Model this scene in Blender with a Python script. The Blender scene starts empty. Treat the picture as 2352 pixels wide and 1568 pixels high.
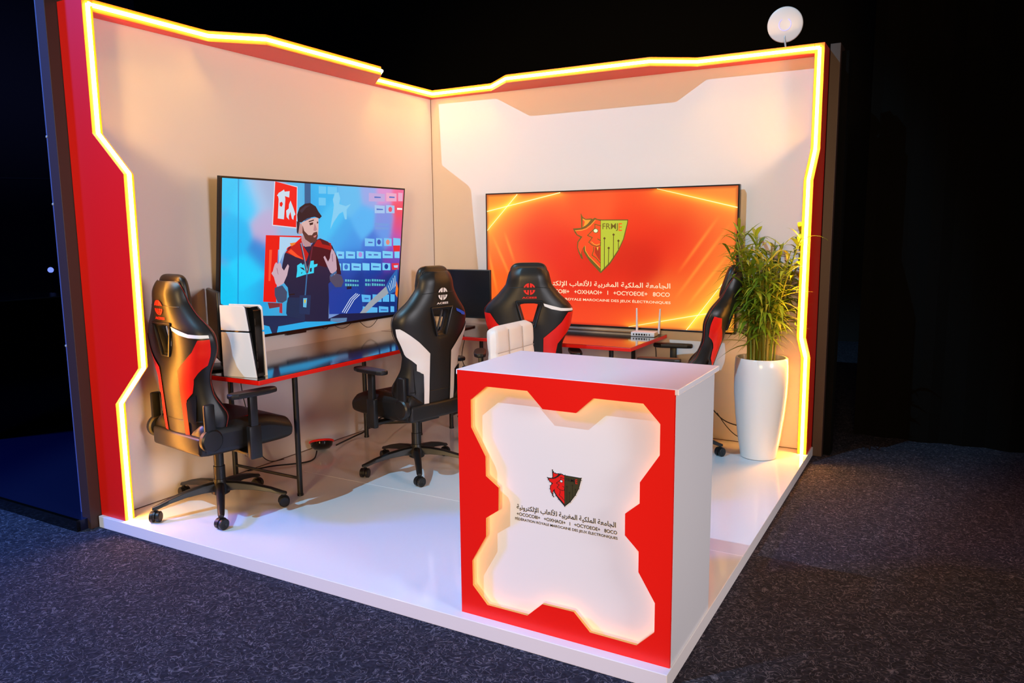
import bpy, bmesh, math, random
from mathutils import Vector, Matrix
PI = math.pi
SC = bpy.context.scene
COL = SC.collection

# ------------------------------------------------------------------ camera
R_ = Vector((0.870597, 0.491899, -0.00986)); U_ = Vector((-0.060878, 0.127589, 0.989957)); F_ = Vector((-0.488217, 0.861253, -0.141024))
cam_data = bpy.data.cameras.new('camera')
cam = bpy.data.objects.new('camera', cam_data)
COL.objects.link(cam)
cam_data.sensor_width = 36.0
cam_data.sensor_fit = 'HORIZONTAL'
cam_data.lens = 1774.89 * 36.0 / 2352.0
cam_data.clip_start = 0.05
cam_data.clip_end = 200
M = Matrix((R_, U_, -F_)).transposed().to_4x4()
M.translation = Vector((3.75695, -5.32692, 1.468))
cam.matrix_world = M
SC.camera = cam

# ------------------------------------------------------------------ world, exposure
world = bpy.data.worlds.new('hall_dark')
SC.world = world
world.use_nodes = True
world.node_tree.nodes['Background'].inputs[0].default_value = (0.2, 0.35, 0.75, 1)
world.node_tree.nodes['Background'].inputs[1].default_value = 0.03
SC.view_settings.view_transform = 'Standard'
SC.view_settings.look = 'None'
SC.view_settings.gamma = 1.0
SC.view_settings.use_curve_mapping = False
SC.view_settings.exposure = 0.0

# ------------------------------------------------------------------ hall lights
def spot(name, loc, target, power, color, angle, blend, radius):
    d = bpy.data.lights.new(name, 'SPOT')
    d.energy = power; d.color = color; d.spot_size = math.radians(angle); d.spot_blend = blend
    d.shadow_soft_size = radius
    o = bpy.data.objects.new(name, d); COL.objects.link(o)
    o.location = loc
    o.rotation_euler = (Vector(target) - Vector(loc)).to_track_quat('-Z', 'Y').to_euler()
    return o
spot('hall_key_spot', (-0.1, -6.7, 7.0), (1.30, -1.3, 0.7), 1800, (0.28, 0.68, 1.000), 46, 0.3, 0.025)
spot('hall_side_spot', (8.8, -4.4, 2.3), (0.6, -1.5, 0.9), 1050, (0.96, 0.94, 1.0), 44, 0.6, 0.9)
spot('hall_front_spot', (4.4, -10.5, 2.1), (1.5, -1.5, 1.15), 1800, (1.000, 0.66, 0.30), 38, 0.5, 0.9)
spot('hall_top_spot', (4.6, -3.2, 8.5), (2.3, -1.6, 0.0), 150, (1.000, 1.000, 1.000), 30, 0.7, 0.5)
spot('hall_blue_spot', (-5.5, -7.5, 5.5), (-1.6, -4.6, 0.0), 4800, (0.03, 0.16, 1.000), 62, 1.0, 0.5)

# ------------------------------------------------------------------ materials
def lin(c):
    if isinstance(c, str):
        c = [int(c[i:i+2], 16) / 255 for i in (0, 2, 4)]
    return tuple((x / 12.92 if x <= 0.04045 else ((x + 0.055) / 1.055) ** 2.4) for x in c[:3])
MATS = {}
def mat(name, color, rough=0.5, metal=0.0, spec=0.5, emit=None, strength=0.0, coat=0.0):
    if name in MATS: return MATS[name]
    m = bpy.data.materials.new(name); m.use_nodes = True
    b = m.node_tree.nodes['Principled BSDF']
    b.inputs['Base Color'].default_value = (*lin(color), 1)
    b.inputs['Roughness'].default_value = rough
    b.inputs['Metallic'].default_value = metal
    b.inputs['Specular IOR Level'].default_value = spec
    b.inputs['Coat Weight'].default_value = coat
    if emit:
        b.inputs['Emission Color'].default_value = (*lin(emit), 1)
        b.inputs['Emission Strength'].default_value = strength
    MATS[name] = m
    return m
def add_bump(m, scale, strength, dist=0.002, detail=3, rough_var=None):
    nt = m.node_tree; b = nt.nodes['Principled BSDF']
    tc = nt.nodes.new('ShaderNodeTexCoord'); n = nt.nodes.new('ShaderNodeTexNoise')
    n.inputs['Scale'].default_value = scale; n.inputs['Detail'].default_value = detail
    bp = nt.nodes.new('ShaderNodeBump'); bp.inputs['Strength'].default_value = strength; bp.inputs['Distance'].default_value = dist
    nt.links.new(tc.outputs['Object'], n.inputs['Vector']); nt.links.new(n.outputs['Fac'], bp.inputs['Height'])
    nt.links.new(bp.outputs['Normal'], b.inputs['Normal'])
    return m
M_white = add_bump(mat('painted_white_panel', 'e6dfdc', 0.55), 6, 0.05)
M_red = mat('red_vinyl', 'f01608', 0.36)
M_redtop = mat('red_edge', 'ee1608', 0.4)
M_glow_edge = mat('edge_painted_glow', 'ee7a1e', 0.5)  # amber LED glow put into the base colour of the edge faces
M_led = mat('led_tube', 'ffffff', 0.4, emit='ffbc60', strength=52.0)
M_led_l = mat('led_tube_left_fin', 'ffffff', 0.4, emit='ffb444', strength=85.0)
M_led_r = mat('led_tube_right_fin', 'ffffff', 0.4, emit='ffb040', strength=150.0)
M_led_c = mat('led_tube_counter', 'ffffff', 0.4, emit='ff9c20', strength=4.5)
M_floor = mat('gloss_white_floor', 'e4e2e6', 0.085, spec=0.5)
M_plinth = add_bump(mat('plinth_white', 'e6dcdc', 0.5), 9, 0.1)
M_black = mat('black_metal', '141416', 0.4)
M_blackplastic = add_bump(mat('black_plastic', '121214', 0.42), 200, 0.1, 0.0006)
M_leather = add_bump(mat('black_leather', '161515', 0.41), 240, 0.18, 0.0008)
M_redpipe = mat('red_piping', '7c1a14', 0.5)
M_redleather = add_bump(mat('red_leather', 'e01408', 0.42), 240, 0.15, 0.0008)
M_whiteleather = add_bump(mat('white_leather', 'e6e0de', 0.45), 240, 0.12, 0.0008)

M_desk = mat('gloss_black_desk', '0e0e12', 0.10, spec=1.0, coat=1.0); M_desk.node_tree.nodes['Principled BSDF'].inputs['Coat IOR'].default_value = 2.0; M_desk.node_tree.nodes['Principled BSDF'].inputs['Coat Roughness'].default_value = 0.09
M_pot = mat('gloss_white_pot', 'e9e6e6', 0.22)
M_soil = add_bump(mat('soil', '2a1c12', 0.95), 60, 1.0, 0.01)
M_counterside = mat('counter_white', 'dcd8dc', 0.4)
M_countertop = mat('counter_top_white', 'ebe6ee', 0.3)
M_mdf = mat('cut_edge_mdf', 'e0a050', 0.6)
M_dark = mat('dark_drape', '060505', 0.95, spec=0.1)
M_darkbrown = mat('dark_brown_panel', '3c2620', 0.5)
M_bluegrey = mat('blue_grey_metal', '5a6090', 0.5, 0.2)
M_bezel = mat('tv_bezel', '0a0a0b', 0.3)
M_silver = mat('silver_strip', 'c8c4c8', 0.35, 0.3)
M_blackgloss = mat('black_gloss', '080808', 0.12)
M_monitorscreen = mat('monitor_screen_off', '100b09', 0.25)
M_device = mat('white_device', 'e8e4ea', 0.35)
M_bluering = mat('blue_ring_light', 'c0c0f0', 0.4, emit='a8a8f0', strength=0.5)
M_printblack = mat('print_black', '16120f', 0.6)
M_printred = mat('print_red', 'e81008', 0.5)
M_stripe = mat('white_stripe', 'eae6e6', 0.5)
M_blue = mat('blue_stripe', '2a52c8', 0.5)

def carpet_material():
    m = bpy.data.materials.new('speckled_carpet'); m.use_nodes = True; nt = m.node_tree
    b = nt.nodes['Principled BSDF']; b.inputs['Roughness'].default_value = 0.95; b.inputs['Specular IOR Level'].default_value = 0.1
    tc = nt.nodes.new('ShaderNodeTexCoord')
    n = nt.nodes.new('ShaderNodeTexNoise'); n.inputs['Scale'].default_value = 19; n.inputs['Detail'].default_value = 1.5; n.inputs['Distortion'].default_value = 2.2
    nt.links.new(tc.outputs['Object'], n.inputs['Vector'])
    s = nt.nodes.new('ShaderNodeMath'); s.operation = 'SUBTRACT'; s.inputs[1].default_value = 0.5
    a = nt.nodes.new('ShaderNodeMath'); a.operation = 'ABSOLUTE'
    nt.links.new(n.outputs['Fac'], s.inputs[0]); nt.links.new(s.outputs[0], a.inputs[0])
    r = nt.nodes.new('ShaderNodeValToRGB')
    r.color_ramp.elements[0].position = 0.0; r.color_ramp.elements[0].color = (*lin('68626e'), 1)
    r.color_ramp.elements[1].position = 0.034; r.color_ramp.elements[1].color = (*lin('2b2a36'), 1)
    nt.links.new(a.outputs[0], r.inputs[0])
    n2 = nt.nodes.new('ShaderNodeTexNoise'); n2.inputs['Scale'].default_value = 70; n2.inputs['Detail'].default_value = 3
    nt.links.new(tc.outputs['Object'], n2.inputs['Vector'])
    r2 = nt.nodes.new('ShaderNodeValToRGB'); r2.color_ramp.elements[0].position = 0.35; r2.color_ramp.elements[0].color = (0.55, 0.55, 0.55, 1)
    r2.color_ramp.elements[1].position = 0.7; r2.color_ramp.elements[1].color = (1.25, 1.25, 1.25, 1)
    nt.links.new(n2.outputs['Fac'], r2.inputs[0])
    mx = nt.nodes.new('ShaderNodeMix'); mx.data_type = 'RGBA'; mx.blend_type = 'MULTIPLY'; mx.inputs['Factor'].default_value = 1.0
    nt.links.new(r.outputs[0], mx.inputs[6]); nt.links.new(r2.outputs[0], mx.inputs[7])
    nt.links.new(mx.outputs[2], b.inputs['Base Color'])
    bp = nt.nodes.new('ShaderNodeBump'); bp.inputs['Strength'].default_value = 0.6; bp.inputs['Distance'].default_value = 0.006
    nt.links.new(n2.outputs['Fac'], bp.inputs['Height']); nt.links.new(bp.outputs['Normal'], b.inputs['Normal'])
    return m
M_carpet = carpet_material()

def leaf_material():
    m = bpy.data.materials.new('palm_leaf'); m.use_nodes = True; nt = m.node_tree
    b = nt.nodes['Principled BSDF']; b.inputs['Roughness'].default_value = 0.42
    at = nt.nodes.new('ShaderNodeAttribute'); at.attribute_name = 'Col'
    nt.links.new(at.outputs['Color'], b.inputs['Base Color'])
    tr = nt.nodes.new('ShaderNodeBsdfTranslucent'); nt.links.new(at.outputs['Color'], tr.inputs['Color'])
    mx = nt.nodes.new('ShaderNodeMixShader'); mx.inputs[0].default_value = 0.3
    nt.links.new(b.outputs[0], mx.inputs[1]); nt.links.new(tr.outputs[0], mx.inputs[2])
    nt.links.new(mx.outputs[0], nt.nodes['Material Output'].inputs[0])
    return m
M_leaf = leaf_material()

def screen_material():
    m = bpy.data.materials.new('lit_screen'); m.use_nodes = True; nt = m.node_tree
    b = nt.nodes['Principled BSDF']; b.inputs['Base Color'].default_value = (0.004, 0.004, 0.004, 1); b.inputs['Roughness'].default_value = 0.3
    at = nt.nodes.new('ShaderNodeAttribute'); at.attribute_name = 'Col'
    nt.links.new(at.outputs['Color'], b.inputs['Emission Color']); b.inputs['Emission Strength'].default_value = 1.0
    return m
M_screen = screen_material()

# ------------------------------------------------------------------ mesh helpers
class MB:
    """collects shapes, builds ONE mesh object"""
    def __init__(s): s.v = []; s.f = []; s.m = []; s.c = []; s.mats = []; s.col = False; s.smooth = []
    def mi(s, m):
        if m not in s.mats: s.mats.append(m)
        return s.mats.index(m)
    def add(s, vs, fs, m, color=None, smooth=False, fm=None):
        o = len(s.v); s.v += [tuple(v) for v in vs]; i = s.mi(m)
        if color is not None: s.col = True
        for k, f in enumerate(fs):
            s.f.append([o + j for j in f]); s.m.append(i if fm is None else s.mi(fm[k])); s.smooth.append(smooth)
        if color is None: s.c += [(1, 1, 1)] * len(vs)
        elif isinstance(color, list): s.c += color
        else: s.c += [color] * len(vs)
        return s
    def box(s, x0, y0, z0, x1, y1, z1, m, T=None, fm=None):
        vs = [Vector(q) for q in ((x0,y0,z0),(x1,y0,z0),(x1,y1,z0),(x0,y1,z0),(x0,y0,z1),(x1,y0,z1),(x1,y1,z1),(x0,y1,z1))]
        if T is not None: vs = [T @ v for v in vs]
        return s.add(vs, [(0,3,2,1),(4,5,6,7),(0,1,5,4),(1,2,6,5),(2,3,7,6),(3,0,4,7)], m, fm=fm)
    def rbox(s, x0, y0, z0, x1, y1, z1, m, r=0.005, T=None, seg=2):
        bm = bmesh.new(); bmesh.ops.create_cube(bm, size=1)
        for v in bm.verts: v.co = Vector(((x0+x1)/2 + v.co.x*(x1-x0), (y0+y1)/2 + v.co.y*(y1-y0), (z0+z1)/2 + v.co.z*(z1-z0)))
        bmesh.ops.bevel(bm, geom=bm.edges[:] , offset=r, segments=seg, profile=0.5, affect='EDGES', clamp_overlap=True)
        return s.bm(bm, m, T, True)
    def bm(s, bm, m, T=None, smooth=False):
        bm.verts.ensure_lookup_table(); bm.verts.index_update()
        vs = [(T @ v.co if T is not None else v.co.copy()) for v in bm.verts]
        fs = [[v.index for v in f.verts] for f in bm.faces]
        s.add(vs, fs, m, smooth=smooth); bm.free(); return s
    def prism(s, poly, d0, d1, axes, m, side=None, T=None):
        """poly of 2d points in plane axes[0],axes[1]; extruded along the third axis d0..d1 (caps m, sides side)"""
        ax = 'xyz'; k = [a for a in ax if a not in axes][0]
        def P(q, d):
            c = {axes[0]: q[0], axes[1]: q[1], k: d}; v = Vector((c['x'], c['y'], c['z']))
            return T @ v if T is not None else v
        n = len(poly); a = sum(poly[i][0]*poly[(i+1)%n][1] - poly[(i+1)%n][0]*poly[i][1] for i in range(n))
        flip = (a < 0) != (axes in ('xz', 'zy', 'yx'))
        if d1 < d0: d0, d1 = d1, d0
        vs = [P(q, d0) for q in poly] + [P(q, d1) for q in poly]
        A = list(range(n)); B = list(range(n, 2*n))
        fs = [A[::-1], B] + [(i, (i+1) % n, n + (i+1) % n, n + i) for i in range(n)]
        if flip: fs = [list(f)[::-1] for f in fs]
        return s.add(vs, fs, m, fm=[m, m] + [side or m] * n)
    def tube(s, pts, r, m, seg=8, cap=True, radii=None):
        pts = [Vector(p) for p in pts]; n = len(pts); rings = []
        up = Vector((0, 0, 1)); prev = None
        for i, p in enumerate(pts):
            t = (pts[min(i+1, n-1)] - pts[max(i-1, 0)]).normalized()
            if prev is None:
                a = up if abs(t.z) < 0.9 else Vector((1, 0, 0)); x = t.cross(a).normalized()
            else:
                x = (prev - t * prev.dot(t)).normalized()
            prev = x; y = t.cross(x); rr = radii[i] if radii else r
            rings.append([p + (x*math.cos(2*PI*k/seg) + y*math.sin(2*PI*k/seg)) * rr for k in range(seg)])
        vs = [v for g in rings for v in g]
        fs = [(i*seg+k, i*seg+(k+1) % seg, (i+1)*seg+(k+1) % seg, (i+1)*seg+k) for i in range(n-1) for k in range(seg)]
        if cap: fs += [list(range(seg))[::-1], [(n-1)*seg+k for k in range(seg)]]
        return s.add(vs, fs, m, smooth=True)
    def lathe(s, prof, m, T=None, seg=32, cap=True):
        """prof: list of (r,z)"""
        vs = [Vector((r*math.cos(2*PI*k/seg), r*math.sin(2*PI*k/seg), z)) for r, z in prof for k in range(seg)]
        if T is not None: vs = [T @ v for v in vs]
        n = len(prof)
        fs = [(i*seg+k, i*seg+(k+1) % seg, (i+1)*seg+(k+1) % seg, (i+1)*seg+k) for i in range(n-1) for k in range(seg)]
        if cap: fs += [list(range(seg))[::-1], [(n-1)*seg+k for k in range(seg)]]
        return s.add(vs, fs, m, smooth=True)
    def build(s, name, parent=None, bevel=0, subsurf=0, bseg=2):
        me = bpy.data.meshes.new(name); me.from_pydata(s.v, [], s.f)
        for m in s.mats: me.materials.append(m)
        me.polygons.foreach_set('material_index', s.m); me.polygons.foreach_set('use_smooth', s.smooth)
        if s.col:
            ca = me.color_attributes.new('Col', 'FLOAT_COLOR', 'POINT')
            ca.data.foreach_set('color', [x for c in s.c for x in (*c, 1.0)])
        me.validate(); me.update()
        if any(s.smooth):
            try: me.set_sharp_from_angle(angle=math.radians(38))
            except Exception: pass
        o = bpy.data.objects.new(name, me); COL.objects.link(o)
        if parent: o.parent = parent
        if bevel:
            b = o.modifiers.new('bevel', 'BEVEL'); b.width = bevel; b.segments = bseg; b.limit_method = 'ANGLE'; b.angle_limit = math.radians(40)
        if subsurf:
            d = o.modifiers.new('subsurf', 'SUBSURF'); d.levels = subsurf; d.render_levels = subsurf
        return o
def tag(o, label=None, cat=None, group=None, kind=None):
    if label: o['label'] = label
    if cat: o['category'] = cat
    if group: o['group'] = group
    if kind: o['kind'] = kind
    return o
def struct(o, label=None):
    o['kind'] = 'structure'
    if label: o['label'] = label
    return o
def thing(name, label, cat, loc=(0, 0, 0), rz=0, group=None):
    o = bpy.data.objects.new(name, None); COL.objects.link(o); o.empty_display_size = 0.1
    o.location = loc; o.rotation_euler = (0, 0, rz)
    return tag(o, label, cat, group)
def text_mesh(body, bold=0.0):
    f = bpy.data.curves.new('lettering', 'FONT'); f.body = body; f.size = 1; f.offset = bold; f.resolution_u = 3
    o = bpy.data.objects.new('lettering', f); COL.objects.link(o)
    dg = bpy.context.evaluated_depsgraph_get(); dg.update()
    me = o.evaluated_get(dg).to_mesh()
    vs = [v.co.copy() for v in me.vertices]; fs = [list(p.vertices) for p in me.polygons]
    o.evaluated_get(dg).to_mesh_clear(); bpy.data.objects.remove(o); bpy.data.curves.remove(f)
    return vs, fs
def fit_text(mb, body, P, u0, u1, v0, v1, d, m, color=None, bold=0.012):
    """lettering fitted in the rectangle u0..u1, v0..v1 of the plane mapped by P(u, v, d)"""
    vs, fs = text_mesh(body, bold)
    x0 = min(v.x for v in vs); x1 = max(v.x for v in vs); y0 = min(v.y for v in vs); y1 = max(v.y for v in vs)
    q = [P(u0 + (v.x-x0)/(x1-x0)*(u1-u0), v0 + (v.y-y0)/(y1-y0)*(v1-v0), d) for v in vs]
    mb.add(q, fs, m, color=color)
LET = {'ا':(0xFE8D,0xFE8E),'ة':(0xFE93,0xFE94),'ر':(0xFEAD,0xFEAE),'و':(0xFEED,0xFEEE),
'ل':(0xFEDD,0xFEDE,0xFEDF,0xFEE0),'ج':(0xFE9D,0xFE9E,0xFE9F,0xFEA0),'م':(0xFEE1,0xFEE2,0xFEE3,0xFEE4),'ع':(0xFEC9,0xFECA,0xFECB,0xFECC),
'ك':(0xFED9,0xFEDA,0xFEDB,0xFEDC),'ي':(0xFEF1,0xFEF2,0xFEF3,0xFEF4),'غ':(0xFECD,0xFECE,0xFECF,0xFED0),'ب':(0xFE8F,0xFE90,0xFE91,0xFE92),
'ت':(0xFE95,0xFE96,0xFE97,0xFE98),'ن':(0xFEE5,0xFEE6,0xFEE7,0xFEE8),'1':(0xFEF7,0xFEF8),'2':(0xFEF9,0xFEFA)}
def arabic(s):
    s = s.replace('لأ', '1').replace('لإ', '2'); o = ''
    for i, c in enumerate(s):
        if c == ' ': o += c; continue
        pj = i > 0 and s[i-1] != ' ' and len(LET[s[i-1]]) == 4
        nj = len(LET[c]) == 4 and i+1 < len(s) and s[i+1] != ' '
        o += chr(LET[c][3 if pj and nj else 1 if pj else 2 if nj else 0])
    return o[::-1]
AR = arabic('الجامعة الملكية المغربية للألعاب الإلكترونية')
TF = '+OCOCO8I+   +OXHAOI+   I   +OCYOEOE+   8OCO'
FR = 'FÉDÉRATION ROYALE MAROCAINE DES JEUX ÉLECTRONIQUES'
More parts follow.
